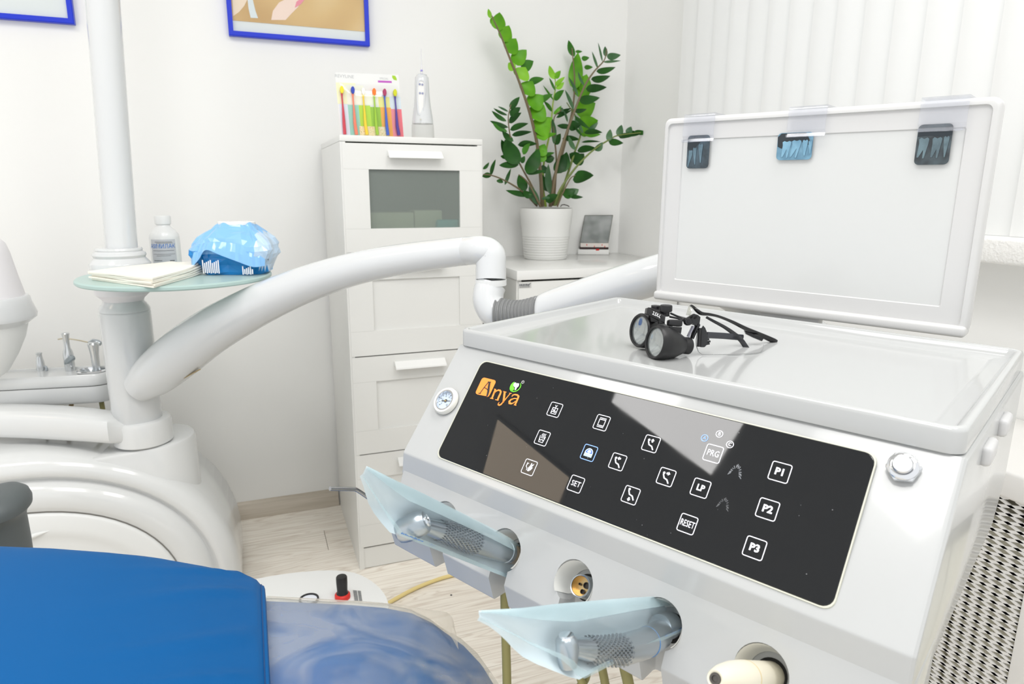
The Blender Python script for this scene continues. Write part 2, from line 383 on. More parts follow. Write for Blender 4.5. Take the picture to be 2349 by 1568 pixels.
# ------------------------------------------------------------------ vertical blinds
BLM = bpy.data.materials.new('blind_fabric'); BLM.use_nodes = True
def bl_nodes():
    nt = BLM.node_tree; nt.nodes.clear(); N = nt.nodes.new; L = nt.links.new
    o = N('ShaderNodeOutputMaterial'); d = N('ShaderNodeBsdfDiffuse'); t = N('ShaderNodeBsdfTranslucent'); m = N('ShaderNodeMixShader'); m.inputs[0].default_value = .28
    d.inputs[0].default_value = (.86, .86, .85, 1); t.inputs[0].default_value = (.84, .86, .86, 1)
    L(d.outputs[0], m.inputs[1]); L(t.outputs[0], m.inputs[2]); L(m.outputs[0], o.inputs[0])
bl_nodes()
blind = thing('vertical_blind', 'white vertical fabric blind hanging over the window on the right', 'blind', (1.045, -1.1, 1.04))
mk('headrail', rbox(1.025, 1.065, WY0-.05, .04, 2.42, 2.46, .004), SATIN, blind)
py = .033-.0445; i = 0; sl0 = None
while py > WY0:
    a = math.radians(-8 + random.uniform(-2.5, 2.5)); w = .0445
    cols = []
    for q in (-1, -.5, 0, .5, 1):
        bow = .002*(1-q*q); cols.append((1.045+math.sin(a)*w*q-bow*math.cos(a), py+math.cos(a)*w*q-bow*math.sin(a)))
    lo = [(x, y, 1.031) for x, y in cols]; hi = [(x, y, 2.42) for x, y in cols]
    mk('slat', loft([lo, hi], False, False, closed=False), BLM, blind)
    py -= .0757; i += 1

# ------------------------------------------------------------------ radiator with its expanded-metal cover
rad = thing('radiator_cover', 'white radiator cover with diamond mesh front under the window sill', 'radiator cover', (.96, -1.35, 0))
RX, RZ = .829, .6913
RM = mat('radiator_paint', (.82, .81, .785), .45)
mk('top_panel', rbox(RX-.004, XR-.001, -2.1, -.30, RZ-.045, RZ, .006, 3), RM, rad)
mk('base_rail', rbox(RX, RX+.02, -2.1, -.30, .10, .165, .003), RM, rad)
sp = on_x(2335, 1420, RX)
mk('stile', rbox(RX, RX+.022, sp.y-.085, sp.y+.0, .165, RZ-.045, .003), RM, rad)
mk('stile', rbox(RX, RX+.022, -.36, -.30, .165, RZ-.045, .003), RM, rad)
gy0, gy1, gz0, gz1 = sp.y, -.36, .165, RZ-.045
def grille(y0, y1, z0, z1, py, pz):
    parts = []; t = .0050; sl = pz/py
    for sg in (1, -1):
        c = -((y1-y0)*sl) if sg > 0 else 0
        n0 = int(((z0-z1) if sg > 0 else 0)/pz)-int((y1-y0)/py)-2; n1 = int((z1-z0)/pz)+int((y1-y0)/py)+3
        for k in range(n0, n1):
            # z = z0 + k*pz + sg*sl*(y-y0), clipped to the panel
            f = lambda y: z0+k*pz+sg*sl*(y-y0)
            ya, yb = y0, y1
            if sg > 0: ya = max(ya, y0+(z0-z0-k*pz)/sl); yb = min(yb, y0+(z1-z0-k*pz)/sl)
            else: yb = min(yb, y0+(k*pz)/sl); ya = max(ya, y0+(z0+k*pz-z1)/sl)
            if yb-ya < .002: continue
            za, zb = f(ya), f(yb)
            parts.append(([(RX+.004, ya, za-t/2), (RX+.004, ya, za+t/2), (RX+.004, yb, zb+t/2), (RX+.004, yb, zb-t/2), (RX+.007, ya, za-t/2), (RX+.007, ya, za+t/2), (RX+.007, yb, zb+t/2), (RX+.007, yb, zb-t/2)],
                          [(0, 1, 2, 3), (0, 3, 7, 4), (1, 5, 6, 2)]))
    return join(*parts)
props(mk('mesh_grille', grille(gy0, gy1, gz0, gz1, .041, .0138), RM, rad, smooth=False), kind='stuff')
mk('side_panel', box(RX+.02, XR-.01, -2.1, -2.085, .0, RZ-.045), RM, rad, smooth=False)
mk('side_panel', box(RX+.02, XR-.01, -.32, -.305, .0, RZ-.045), RM, rad, smooth=False)
heater = thing('radiator', 'cream panel radiator showing through the diamond mesh of its cover', 'radiator', (.95, -1.0, .08))
RB = mat('radiator_cream', srgb(240, 236, 216), .5)
for k in range(8):
    yy = -1.62+k*.157
    mk('radiator_section', rbox(.850, .94, yy, yy+.149, .20, .605, .012, 3), RB, heater)
mk('pipe', tube([(.96, -1.64, .17), (.96, -.36, .17)], .012, 10), RB, heater)
mk('valve', lathe([(.018, .10), (.02, .14), (.016, .2)], 14), BRASS, heater, X=Matrix.Translation((.96, -.37, 0)))

# ================================================================== PICTURES ON THE BACK WALL
def picture(x0, x1, z0, z1, label, art):
    t = thing('framed_picture', label, 'picture', ((x0+x1)/2, YB-.01, z0), 0, 'blue framed pictures on the back wall')
    fw = .0135; y0, y1 = YB-.022, YB-.001
    o = rrect(x0, x1, z0, z1, .0008, 1); i = rrect(x0+fw, x1-fw, z0+fw, z1-fw, .0008, 1)
    loops = [[(x, y1, z) for x, z in o], [(x, y0+.002, z) for x, z in o], [(x, y0, z) for x, z in rrect(x0+.002, x1-.002, z0+.002, z1-.002, .0008, 1)], [(x, y0, z) for x, z in i], [(x, y1-.008, z) for x, z in i]]
    mk('frame', loft(loops, True, False), BLUEF, t, smooth=False)
    mk('mat_board', box(x0+.01, x1-.01, y1-.012, y1-.010, z0+.01, z1-.01), MATW, t, smooth=False)
    mk('glass_pane', box(x0+.01, x1-.01, y1-.0165, y1-.015, z0+.01, z1-.01), GLASSC, t, smooth=False)
    if art:
        mw = .043
        pr = mk('print', box(x0+fw, x1-fw, y1-.0135, y1-.0122, z0+mw, z1-fw), ART, t, smooth=False)
        # soft out-of-focus shapes of the photograph: pale pink fingers, a white cloth, a pink nail
        def blob(pts, m, lift, nm):
            mk(nm, ([(px, y1-.0136-lift, pz) for px, pz in pts], [tuple(range(len(pts)))]), m, pr, smooth=False)
        def pp(*q): return [(lambda p: (p.x, max(p.z, z0+mw)))(on_y(a, b, YB-.0135)) for a, b in q]
        ext = z1-fw
        blob(pp((535, 37), (533, 0)) + [(x0+fw, ext), (x0+.09, ext)] + pp((567, 0), (560, 14), (548, 28)), mat('print_skin', srgb(246, 222, 198), .6), .0002, 'printed_shape')
        blob(pp((575, 41), (570, 20), (568, 0)) + [(x0+.07, ext), (x0+.09, ext)] + pp((580, 0), (586, 25), (592, 42)), mat('print_cloth', srgb(226, 232, 236), .6), .0004, 'printed_shape')
        blob(pp((622, 46), (626, 25), (640, 6), (652, 0)) + [(x0+.19, ext), (x0+.22, ext)] + pp((690, 0), (684, 16), (668, 32), (655, 46)), mat('print_finger', srgb(250, 222, 208), .6), .0002, 'printed_shape')
        blob(pp((676, 18), (680, 4), (686, 0)) + [(x0+.20, ext), (x0+.215, ext)] + pp((698, 0), (690, 10)), mat('print_nail', srgb(240, 140, 160), .6), .0006, 'printed_shape')
    return t
ART = ramp_mat('print_photograph', [(.25, srgb(196, 150, 88)), (.5, srgb(222, 184, 122)), (.75, srgb(240, 214, 166))], 5, .5, (1, 1, 1), 1, False)
ART.node_tree.nodes['Principled BSDF'].inputs['Specular IOR Level'].default_value = .2
picture(-.247, .166, 1.5425, 2.12, 'blue framed picture with a blurred golden print on the wall above the chest', True)
picture(-1.055, -.640, 1.540, 2.12, 'blue framed picture with only its white mat in view, left of the white lamp pole', False)

# ================================================================== TALL CHEST OF DRAWERS
CW, CD, CH = .3864, .455, 1.24
chest = thing('tall_chest', 'tall narrow white chest with a frosted glass door above three panelled drawers', 'chest', (CW/2, CD/2, 0))
G = [.936, .649, .3605, .0694]      # heights of the gaps between fronts
pt = .014
mk('side_panel', box(0, pt, .002, CD, 0, CH-.016), LAM, chest, smooth=False)
mk('side_panel', box(CW-pt, CW, .002, CD, 0, CH-.016), LAM, chest, smooth=False)
mk('top_panel', rbox(-.0005, CW+.0005, 0, CD, CH-.0155, CH, .0012), LAM, chest)
mk('back_panel', box(pt, CW-pt, CD-.006, CD, .05, CH-.016), LAM, chest, smooth=False)
mk('plinth', box(pt, CW-pt, .004, .02, .002, G[3]-.003), LAM, chest, smooth=False)
mk('shelf', box(pt, CW-pt, .025, CD-.006, G[0]-.002, G[0]+.010), LAM, chest, smooth=False)
mk('inner_void', box(pt+.001, CW-pt-.001, .026, CD-.01, .05, G[0]-.004), DARKGAP, chest, smooth=False)
GAP = .0026
def front(name, z0, z1, hx0, hx1, hz, parent, rec, recm=None, holes=True):
    x0, x1 = pt*.35, CW-pt*.35
    o = [(x0, z0), (x1, z0), (x1, z1), (x0, z1)]; i = [(rec[0], rec[2]), (rec[1], rec[2]), (rec[1], rec[3]), (rec[0], rec[3])]
    loops = [[(x, .018, z) for x, z in o], [(x, .0, z) for x, z in o], [(x, .0, z) for x, z in i], [(x, .006, z) for x, z in i]]
    if recm is not None: loops = [loops[0], loops[1], loops[2], [(x, .018, z) for x, z in i], loops[0]]
    f = mk(name, loft(loops, recm is None, recm is None), LAM, parent, smooth=False)
    # fine joints where rails meet stiles
    jn = []
    for zz in (rec[2], rec[3]):
        jn += [box(x0+.001, rec[0]-.001, -.0002, .001, zz-.0004, zz+.0004), box(rec[1]+.001, x1-.001, -.0002, .001, zz-.0004, zz+.0004)]
    mk('joint', join(*jn), mat('joint_grey', (.60, .60, .57), .6), f, smooth=False)
    prof = [(0, hz+.010), (-.006, hz+.011), (-.026, hz-.004), (-.027, hz-.008), (-.024, hz-.009), (-.008, hz-.002), (0, hz-.004)]
    mk('handle', loft([[(hx0, y, z) for y, z in prof], [(hx1, y, z) for y, z in prof]]), LAMG, f, smooth=False)
    return f
r_l, r_r = .0695, CW-.0695
gtl, gbr = on_y(845, 388, .004), on_y(1055, 521, .004)
hA, hB = on_y(888, 360, -.02), on_y(1017, 362, -.02)
hx0, hx1 = .122, .268
door = front('door', G[0]+GAP, 1.2205, hx0, hx1, 1.193, chest, (gtl.x, gbr.x, gbr.z, gtl.z), recm=1)
FROST = bpy.data.materials.new('frosted_glass'); FROST.use_nodes = True
def frost_nodes():
    nt = FROST.node_tree; nt.nodes.clear(); N = nt.nodes.new; L = nt.links.new
    o = N('ShaderNodeOutputMaterial'); re = N('ShaderNodeBsdfRefraction'); re.inputs['Roughness'].default_value = .22; re.inputs['IOR'].default_value = 1.08; re.inputs[0].default_value = (.80, .86, .82, 1)
    df = N('ShaderNodeBsdfDiffuse'); df.inputs[0].default_value = (.36, .40, .37, 1); m = N('ShaderNodeMixShader'); m.inputs[0].default_value = .80
    tr = N('ShaderNodeBsdfTransparent'); tr.inputs[0].default_value = (.85, .9, .87, 1)
    m2 = N('ShaderNodeMixShader'); m2.inputs[0].default_value = .62
    gl = N('ShaderNodeBsdfGlossy'); gl.inputs['Roughness'].default_value = .35; m3 = N('ShaderNodeMixShader'); m3.inputs[0].default_value = .06
    L(re.outputs[0], m.inputs[1]); L(df.outputs[0], m.inputs[2]); L(m.outputs[0], m2.inputs[1]); L(tr.outputs[0], m2.inputs[2]); L(m2.outputs[0], m3.inputs[1]); L(gl.outputs[0], m3.inputs[2]); L(m3.outputs[0], o.inputs[0])
frost_nodes()
mk('frosted_pane', box(gtl.x-.004, gbr.x+.004, .007, .010, gbr.z-.004, gtl.z+.004), FROST, door, smooth=False)
for z0, z1 in ((G[1], G[0]), (G[2], G[1]), (G[3], G[2])):
    front('drawer', z0+GAP, z1-GAP*.3, hx0, hx1, z1-.030, chest, (r_l, r_r, z0+.072, z1-.073))
# things behind the frosted pane
SB = G[0]+.010
TEAL = mat('teal_packet', srgb(70, 185, 190), .5)
t = mk('carton', rbox(.075, .20, .05, .13, SB, SB+.095, .003), mat('cream_carton', srgb(228, 222, 196), .6)); props(t, 'cream carton blurred behind the frosted door, left of the teal packet', 'box')
t = mk('carton', rbox(.205, .285, .06, .13, SB, SB+.10, .003), mat('cream_carton', (0, 0, 0))); props(t, 'pale carton blurred behind the frosted door, between cream carton and teal packet', 'box')
t = mk('packet', rbox(.262, .335, .025, .055, SB, SB+.075, .008, 3), TEAL); props(t, 'teal packet blurred behind the right corner of the frosted door', 'packet')
t = mk('strip_packet', rbox(.175, .25, .025, .05, SB, SB+.022, .004, 2), TEAL); props(t, 'low flat teal packet blurred at the bottom of the frosted door', 'packet')
t = mk('grey_box', rbox(.028, .07, .04, .12, SB, SB+.07, .004), mat('grey_box', srgb(150, 158, 160), .6)); props(t, 'grey box blurred at the left edge of the frosted door', 'box')

# ================================================================== TOOTHBRUSH CARD AND ORAL IRRIGATOR ON THE CHEST
ty = .16
pk = thing('toothbrush_pack', 'clear blister card of six colourful toothbrushes standing on the white chest', 'toothbrush pack', (on_y(850, 312, ty).x, ty, CH))
def ppx(x, y, off=0.): return on_y(x, y, ty-off)
cz0 = CH
a, b = ppx(768, 166), ppx(914, 172); c0, c1 = ppx(782, 312), ppx(926, 312)
def cardpt(u, v, off=0.):
    """u,v in 0..1 across the card from its top left"""
    lft = a.lerp(Vector((c0.x, ty, cz0+.001)), v); rgt = b.lerp(Vector((c1.x, ty, cz0+.001)), v); p = lft.lerp(rgt, u); p.y = ty-off; return p
def quad(u0, u1, v0, v1, off, n=1): return [cardpt(u0, v0, off), cardpt(u1, v0, off), cardpt(u1, v1, off), cardpt(u0, v1, off)], [(0, 1, 2, 3)]
def slab(u0, u1, v0, v1, o0, o1):
    A = quad(u0, u1, v0, v1, o0)[0]; B = quad(u0, u1, v0, v1, o1)[0]
    return A+B, [(0, 3, 2, 1), (4, 5, 6, 7), (0, 1, 5, 4), (1, 2, 6, 5), (2, 3, 7, 6), (3, 0, 4, 7)]
mk('backing_card', slab(0, 1, 0, 1, 0, .001), mat('card_white', srgb(233, 234, 232), .6), pk, smooth=False)
crd = [((0, .30), (.15, .47), (238, 240, 200)), ((.15, .42), (.18, .47), (236, 238, 222)), ((.42, .64), (.30, .47), (238, 240, 224)), ((.64, .82), (.34, .50), (232, 230, 140)), ((.82, 1), (.33, .52), (214, 226, 232)),
       ((.02, .15), (.47, 1), (220, 228, 240)), ((.15, .34), (.48, 1), (150, 208, 190)), ((.32, .50), (.48, 1), (178, 218, 60)), ((.50, .67), (.50, 1), (150, 196, 50)), ((.66, .83), (.50, 1), (240, 170, 70)), ((.83, .93), (.52, 1), (232, 140, 150)), ((.93, 1), (.52, 1), (232, 120, 130))]
for ci, ((u0, u1), (v0, v1), c) in enumerate(crd): mk('printed_panel', quad(u0, u1, v0, v1, .0012+.00012*ci), mat('card_%d_%d_%d' % c, srgb(*c), .6), pk, smooth=False)
mk('printed_panel', quad(.30, .76, .80, 1, .0030), ramp_mat('card_print_mixed', [(.3, srgb(214, 176, 90)), (.5, srgb(244, 230, 196)), (.7, srgb(196, 190, 120))], 260, .6, (1, 1, 1), 2, False), pk, smooth=False)
mk('purple_band', quad(.66, .88, .095, .125, .0012), mat('card_purple', srgb(190, 90, 190), .6), pk, smooth=False)
mk('green_leaf_mark', ([cardpt(u, v, .0012) for u, v in ((.895, .01), (.945, .015), (.965, .055), (.965, .085), (.915, .075), (.895, .045))], [(0, 1, 2, 3, 4, 5)]), mat('card_leaf', srgb(165, 205, 50), .6), pk, smooth=False)
tx = text_vf('REVYLINE', .012); e = cardpt(.14, .055, .0013)
mk('lettering', ([Vector((e.x+v[0], e.y, e.z+v[1])) for v in tx[0]], tx[1]), mat('card_ink', srgb(190, 192, 192), .6), pk, smooth=False)
tx = text_vf('SPECIAL', .007); e = cardpt(.76, .065, .0013)
mk('lettering', ([Vector((e.x+v[0], e.y, e.z+v[1])) for v in tx[0]], tx[1]), mat('card_ink', (0, 0, 0)), pk, smooth=False)
for hx, hy, bx, bh, bc, hc in ((784, 213, 791, 308, (245, 222, 55), (205, 70, 85)), (809, 214, 818, 309, (55, 75, 180), (250, 130, 100)), (833, 216, 842, 309, (240, 240, 232), (252, 214, 30)), (858, 218, 866, 309, (252, 125, 45), (160, 205, 40)), (882, 219, 890, 310, (170, 60, 100), (50, 95, 205)), (906, 220, 915, 310, (208, 210, 40), (85, 70, 155))):
    # toothbrush: tapered handle with a triangular grip, an oval bristle head
    P = [ppx(hx, hy-8, .005), ppx(hx, hy, .005), ppx(hx+.5, hy+9, .006), ppx(hx+2, hy+26, .006), ppx(hx+3.5, hy+45, .007), ppx(hx+5, hy+68, .008), ppx(bx, bh, .008)]
    br = mk('toothbrush', tube(P, [.0040, .0048, .0030, .0030, .0046, .0062, .0068], 10, flat=.7), mat('brush_%d_%d_%d' % hc, srgb(*hc), .3), pk)
    top, bot = ppx(hx, hy-16, .008), ppx(hx, hy+2, .008)
    mk('bristles', xf(lathe([(.0014, -.003), (.0050, -.0028), (.0053, .004), (.0046, .006), (.001, .0065)], 14), axes(((top+bot)/2), (1.0, 0, 0), (0, 0, 1.9), (0, -1, 0))), mat('bristle_%d_%d_%d' % bc, srgb(*bc), .6), br)
pouchv, pf = [], []
for j in range(9):
    for i in range(13):
        u, v = .03+.94*i/12, .16+.84*j/8; e = min(1, 5*min(u-.03, .97-u), 6*(v-.16))
        pouchv.append(cardpt(u, v, .002+.013*max(0, e)))
for j in range(8):
    for i in range(12): k = j*13+i; pf.append((k, k+1, k+14, k+13))
mk('clear_blister', (pouchv, pf), clear_mat('blister_clear', (1, 1, 1), .05, 0, .05), pk)

iy = .15
def ir(x, y): return on_y(x, y, iy)
ic = ir(970, 300); irr = thing('oral_irrigator', 'white cordless oral irrigator standing on the white chest beside the toothbrush card', 'oral irrigator', (ic.x, iy, CH))
sc = (ir(995, 300).x-ir(946, 300).x)/2
zz = lambda y: ir(970, y).z
mk('water_tank', lathe([(sc*.97, CH), (sc*1.04, CH+.004), (sc*1.0, zz(287)), (sc*.97, zz(284))], 28), clear_mat('tank_clear', (.97, .97, .965), .05, .30, .08, srgb(228, 229, 226)), irr, X=Matrix.Translation((ic.x, iy, 0)))
mk('body', lathe([(sc*.97, zz(284)), (sc*.93, zz(270)), (sc*.78, zz(246)), (sc*.68, zz(220)), (sc*.64, zz(190)), (sc*.60, zz(178)), (sc*.42, zz(172)), (sc*.2, zz(171))], 28), GLOSS, irr, X=Matrix.Translation((ic.x, iy, 0)))
mk('collar', lathe([(sc*.45, zz(176)), (sc*.47, zz(172)), (sc*.3, zz(170))], 24), CHROME, irr, X=Matrix.Translation((ic.x, iy, 0)))
mk('nozzle', lathe([(.0035, zz(172)), (.0035, zz(164)), (.0022, zz(160)), (.0016, zz(140)), (.0012, zz(112))], 12), clear_mat('nozzle_clear', (.97, .97, .98), .05, .3, .08, srgb(238, 238, 242)), irr, X=Matrix.Translation((ic.x, iy, 0)))
mk('nozzle_ring', lathe([(.0034, zz(164)), (.0034, zz(160.5))], 12), mat('violet_plastic', srgb(150, 140, 215), .4), irr, X=Matrix.Translation((ic.x, iy, 0)))
fy = iy-sc*.80
def f2(x, y): 
    p = on_y(x, y, fy); return (p.x, p.z)
pts = [f2(*q) for q in ((958, 192), (959, 187), (964, 184), (970, 185), (974, 189), (975, 200), (973, 235), (971, 255), (967, 263), (962, 263), (959, 256), (957, 230), (957, 205))]
rb = ribbon(pts, .0028, True)
mk('control_trim', ([(v[0], fy-.001, v[1]) for v in rb[0]], rb[1]), CHROME, irr, smooth=False)
mk('control_panel', ([(p[0], fy+.0005, p[1]) for p in pts], [tuple(range(len(pts)))]), LAMG, irr, smooth=False)
for bx_, by_ in ((963, 193), (969, 194), (963.5, 213.5), (969.5, 214)):
    p = on_y(bx_, by_, fy); mk('button', xf(lathe([(.0030, 0), (.0028, .0012)], 12), axes((p.x, fy+.0003, p.z), (1, 0, 0), (0, 0, 1), (0, -1, 0))), mat('button_blue_grey', srgb(150, 155, 185), .3), irr)
p = on_y(964, 274, iy-sc*.93)
mk('emblem', xf(lathe([(.003, 0), (.003, .0015)], 3), axes((p.x, p.y-.002, p.z), (1, 0, 0), (0, 0, 1), (0, -1, 0))), mat('emblem_grey', srgb(196, 196, 180), .4), irr)

# ================================================================== LOW CABINET
LX0, LX1, LY0, LH = .509, XR-.003, .042, .8663
lc = thing('low_cabinet', 'low white cabinet with a glossy top under the potted plant', 'cabinet', ((LX0+LX1)/2, .25, 0))
mk('worktop', rbox(LX0, LX1, LY0, YB-.001, LH-.029, LH, .002), LAMG, lc)
mk('side_panel', box(LX0+.003, LX0+.019, LY0+.012, YB-.004, 0, LH-.03), LAM, lc, smooth=False)
mk('side_panel', box(LX1-.019, LX1-.003, LY0+.012, YB-.004, 0, LH-.03), LAM, lc, smooth=False)
mk('back_panel', box(LX0+.019, LX1-.019, YB-.012, YB-.006, .05, LH-.03), LAM, lc, smooth=False)
mk('plinth', box(LX0+.019, LX1-.019, LY0+.05, LY0+.066, 0, .08), LAM, lc, smooth=False)
mk('inner_void', box(LX0+.02, LX1-.02, LY0+.03, YB-.02, .09, LH-.031), DARKGAP, lc, smooth=False)
mx = (LX0+LX1)/2+.05
for x0, x1 in ((LX0+.008, mx-.0015), (mx+.0015, LX1-.008)):
    d = mk('door', rbox(x0, x1, LY0+.004, LY0+.021, .085, LH-.0355, .0015), LAM, lc)
    hx = x1-.04 if x0 < mx-.1 else x0+.04
    mk('handle', tube([(hx, LY0+.004, .55), (hx, LY0-.022, .55), (hx, LY0-.022, .68), (hx, LY0+.004, .68)], .005, 8), STEEL, d)
s0, s1 = on_y(1190, 649, LY0+.003), on_y(1219, 660, LY0+.003)
st = mk('sticker', box(s0.x, s1.x, LY0+.0034, LY0+.0042, s1.z, s0.z), mat('sticker_grey', srgb(205, 205, 202), .5), lc, smooth=False)
h = s0.z-s1.z; w = s1.x-s0.x
ys = LY0+.0031
def inkbar(u0, u1, v0, v1): return box(s0.x+w*u0, s0.x+w*u1, ys, ys+.0003, s1.z+h*v0, s1.z+h*v1)
bars = [inkbar(.05+.095*k, .05+.095*k+.06+.02*(k % 2), .50, .78) for k in range(7)]+[inkbar(.04, .9, .40, .46)]+[inkbar(.08+.08*k, .08+.08*k+.055, .16, .30) for k in range(10)]
rbn = ribbon([(s0.x+w*.70, s1.z+h*.55), (s0.x+w*.80, s1.z+h*.62), (s0.x+w*.97, s1.z+h*.95)], [h*.30, h*.2, h*.05])
bars.append(([(v[0], ys, v[1]) for v in rbn[0]], rbn[1]))
mk('blurred_print', join(*bars), INK, st, smooth=False)

# ================================================================== POTTED PLANT
pc = on_z(1251, 592, LH); pd = (pc-CAM).dot(_fw)
plant = thing('potted_plant', 'leafy green plant in a ribbed white pot standing on the low white cabinet', 'plant', (pc.x, pc.y, LH))
pr_top, pr_bot = 60.5*pd/F, 49*pd/F; ph = on_plane(1251, 477, pc, Vector((-_fw.x, -_fw.y, 0))).z-LH
PX = Matrix.Translation((pc.x, pc.y, LH))
prof = [(pr_bot*.96, 0), (pr_bot, .003)]
def rr(z): return pr_bot+(pr_top-pr_bot)*(z/ph)
for k in range(9):
    z = .006+k*.0088; prof += [(rr(z)-.0012, z), (rr(z+.002)+.0002, z+.002), (rr(z+.006)+.0002, z+.006), (rr(z+.008)-.0012, z+.0085)]
prof += [(rr(ph*.7), ph*.7), (rr(ph)-.0005, ph-.003), (rr(ph)-.001, ph), (rr(ph)-.004, ph), (rr(ph)-.005, ph-.010)]
mk('pot', lathe(prof, 40, True, False), mat('pot_white', (.80, .80, .775), .4), plant, X=PX)
mk('soil', lathe([(rr(ph)-.0052, ph-.014), (rr(ph)*.6, ph-.009), (.002, ph-.007)], 24, True, True), ramp_mat('soil', [(.3, (.02, .012, .008)), (.7, (.07, .045, .03))], 160, .9, (1, 1, 1), 3, False, .5), plant, X=PX)
def leaf_mat(name, c1, c2, rough=.38):
    m = ramp_mat(name, [(.3, srgb(*c1)), (.7, srgb(*c2))], 14, rough, (1, 1, 1), 2, True, coat=0)
    b = m.node_tree.nodes['Principled BSDF']; b.inputs['Specular IOR Level'].default_value = .22
    return m
LFD = leaf_mat('leaf_dark_green', (18, 58, 14), (40, 92, 26)); LFM = leaf_mat('leaf_mid_green', (42, 100, 26), (70, 128, 38)); LFL = leaf_mat('leaf_lime_green', (74, 140, 20), (108, 172, 30)); LFY = leaf_mat('leaf_yellow_green', (116, 176, 36), (140, 196, 56)); LFG = leaf_mat('leaf_grey_green', (52, 92, 56), (84, 118, 80), .3)
LM = {'d': LFD, 'm': LFM, 'l': LFL, 'y': LFY, 'g': LFG}
STB = mat('stem_brown', srgb(112, 98, 72), .5); STG = mat('stem_green', srgb(112, 128, 62), .5); STY = mat('stem_lime', srgb(150, 175, 70), .5)
def pat(x, y, d): return on_y(x, y, pc.y+d)
def stem(pts, w0, w1, d0, d1, m):
    n = len(pts); P = spline([tuple(pat(x, y, d0+(d1-d0)*i/(n-1))) for i, (x, y) in enumerate(pts)], 5); k = len(P)
    mk('stem', tube(P, [(w0+(w1-w0)*i/(k-1))/2*pd/F for i in range(k)], 8), m, plant)
def leaf(x0, y0, x1, y1, w, c, d=0., tip=0., turn=.25):
    """pointed oval blade from its base pixel to its tip, folded a little along the midrib"""
    p, q = pat(x0, y0, d), pat(x1, y1, d+tip); D = q-p; L = D.length; D.normalize()
    view = (CAM-p).normalized(); side = D.cross(view).normalized(); nrm = side.cross(D)
    sd = (side*math.cos(turn)+nrm*math.sin(turn)); up = sd.cross(D)*-1
    ww = w*pd/F/2*(1.28 if c in 'ly' else 1.12); n = 8; V, Fc = [], []
    for i in range(n+1):
        t = i/n; ht = max(.02, (math.sin(PI*min(1, t**.8))**.75))*ww if 0 < t < 1 else .0002
        bend = up*(L*.10*math.sin(PI*t)); c0 = p+D*(L*t)+bend
        V += [c0-sd*ht-up*(ht*.22)*-1, c0, c0+sd*ht+up*(ht*.22)]
    for i in range(n):
        k = i*3; Fc += [(k, k+1, k+4, k+3), (k+1, k+2, k+5, k+4)]
    mk('leaf', (V, Fc), LM[c], plant, ang=80)
# stems: pixels from the soil up, widths in pixels, depth offsets
stem([(1244, 474), (1240, 400), (1232, 330), (1214, 255), (1190, 185), (1168, 130), (1148, 80), (1128, 36)], 9, 2.5, 0, -.03, STB)
stem([(1262, 474), (1268, 420), (1290, 350), (1305, 290), (1315, 240), (1318, 180), (1312, 110)], 8, 2.5, .02, .05, STB)
stem([(1264, 472), (1274, 400), (1288, 340), (1312, 270), (1340, 200), (1362, 165), (1386, 138), (1392, 112)], 8, 2, -.02, -.02, STB)
stem([(1252, 474), (1246, 430), (1248, 370), (1262, 300), (1268, 240), (1274, 200), (1272, 166)], 6, 2, .03, .04, STY)
stem([(1272, 472), (1285, 435), (1320, 385), (1360, 345), (1398, 320), (1420, 310), (1470, 304)], 6, 2, -.03, -.04, STG)
stem([(1276, 470), (1292, 430), (1318, 350), (1332, 308), (1328, 280), (1300, 235)], 7, 2, .0, .02, STG)
stem([(1232, 472), (1200, 440), (1160, 415), (1128, 402), (1108, 400)], 5, 2, -.03, -.06, STB)
stem([(1240, 474), (1222, 430), (1200, 390), (1180, 350), (1170, 310), (1166, 270), (1172, 240)], 5, 2, -.03, -.05, STB)
stem([(1270, 472), (1274, 420), (1276, 360), (1270, 300), (1272, 268), (1288, 252)], 5, 2, .02, .03, STB)
stem([(1278, 474), (1290, 445), (1308, 410), (1320, 402)], 4, 2, -.04, -.06, STB)
stem([(1240, 474), (1212, 420), (1190, 400)], 5, 2, -.05, -.07, STB)
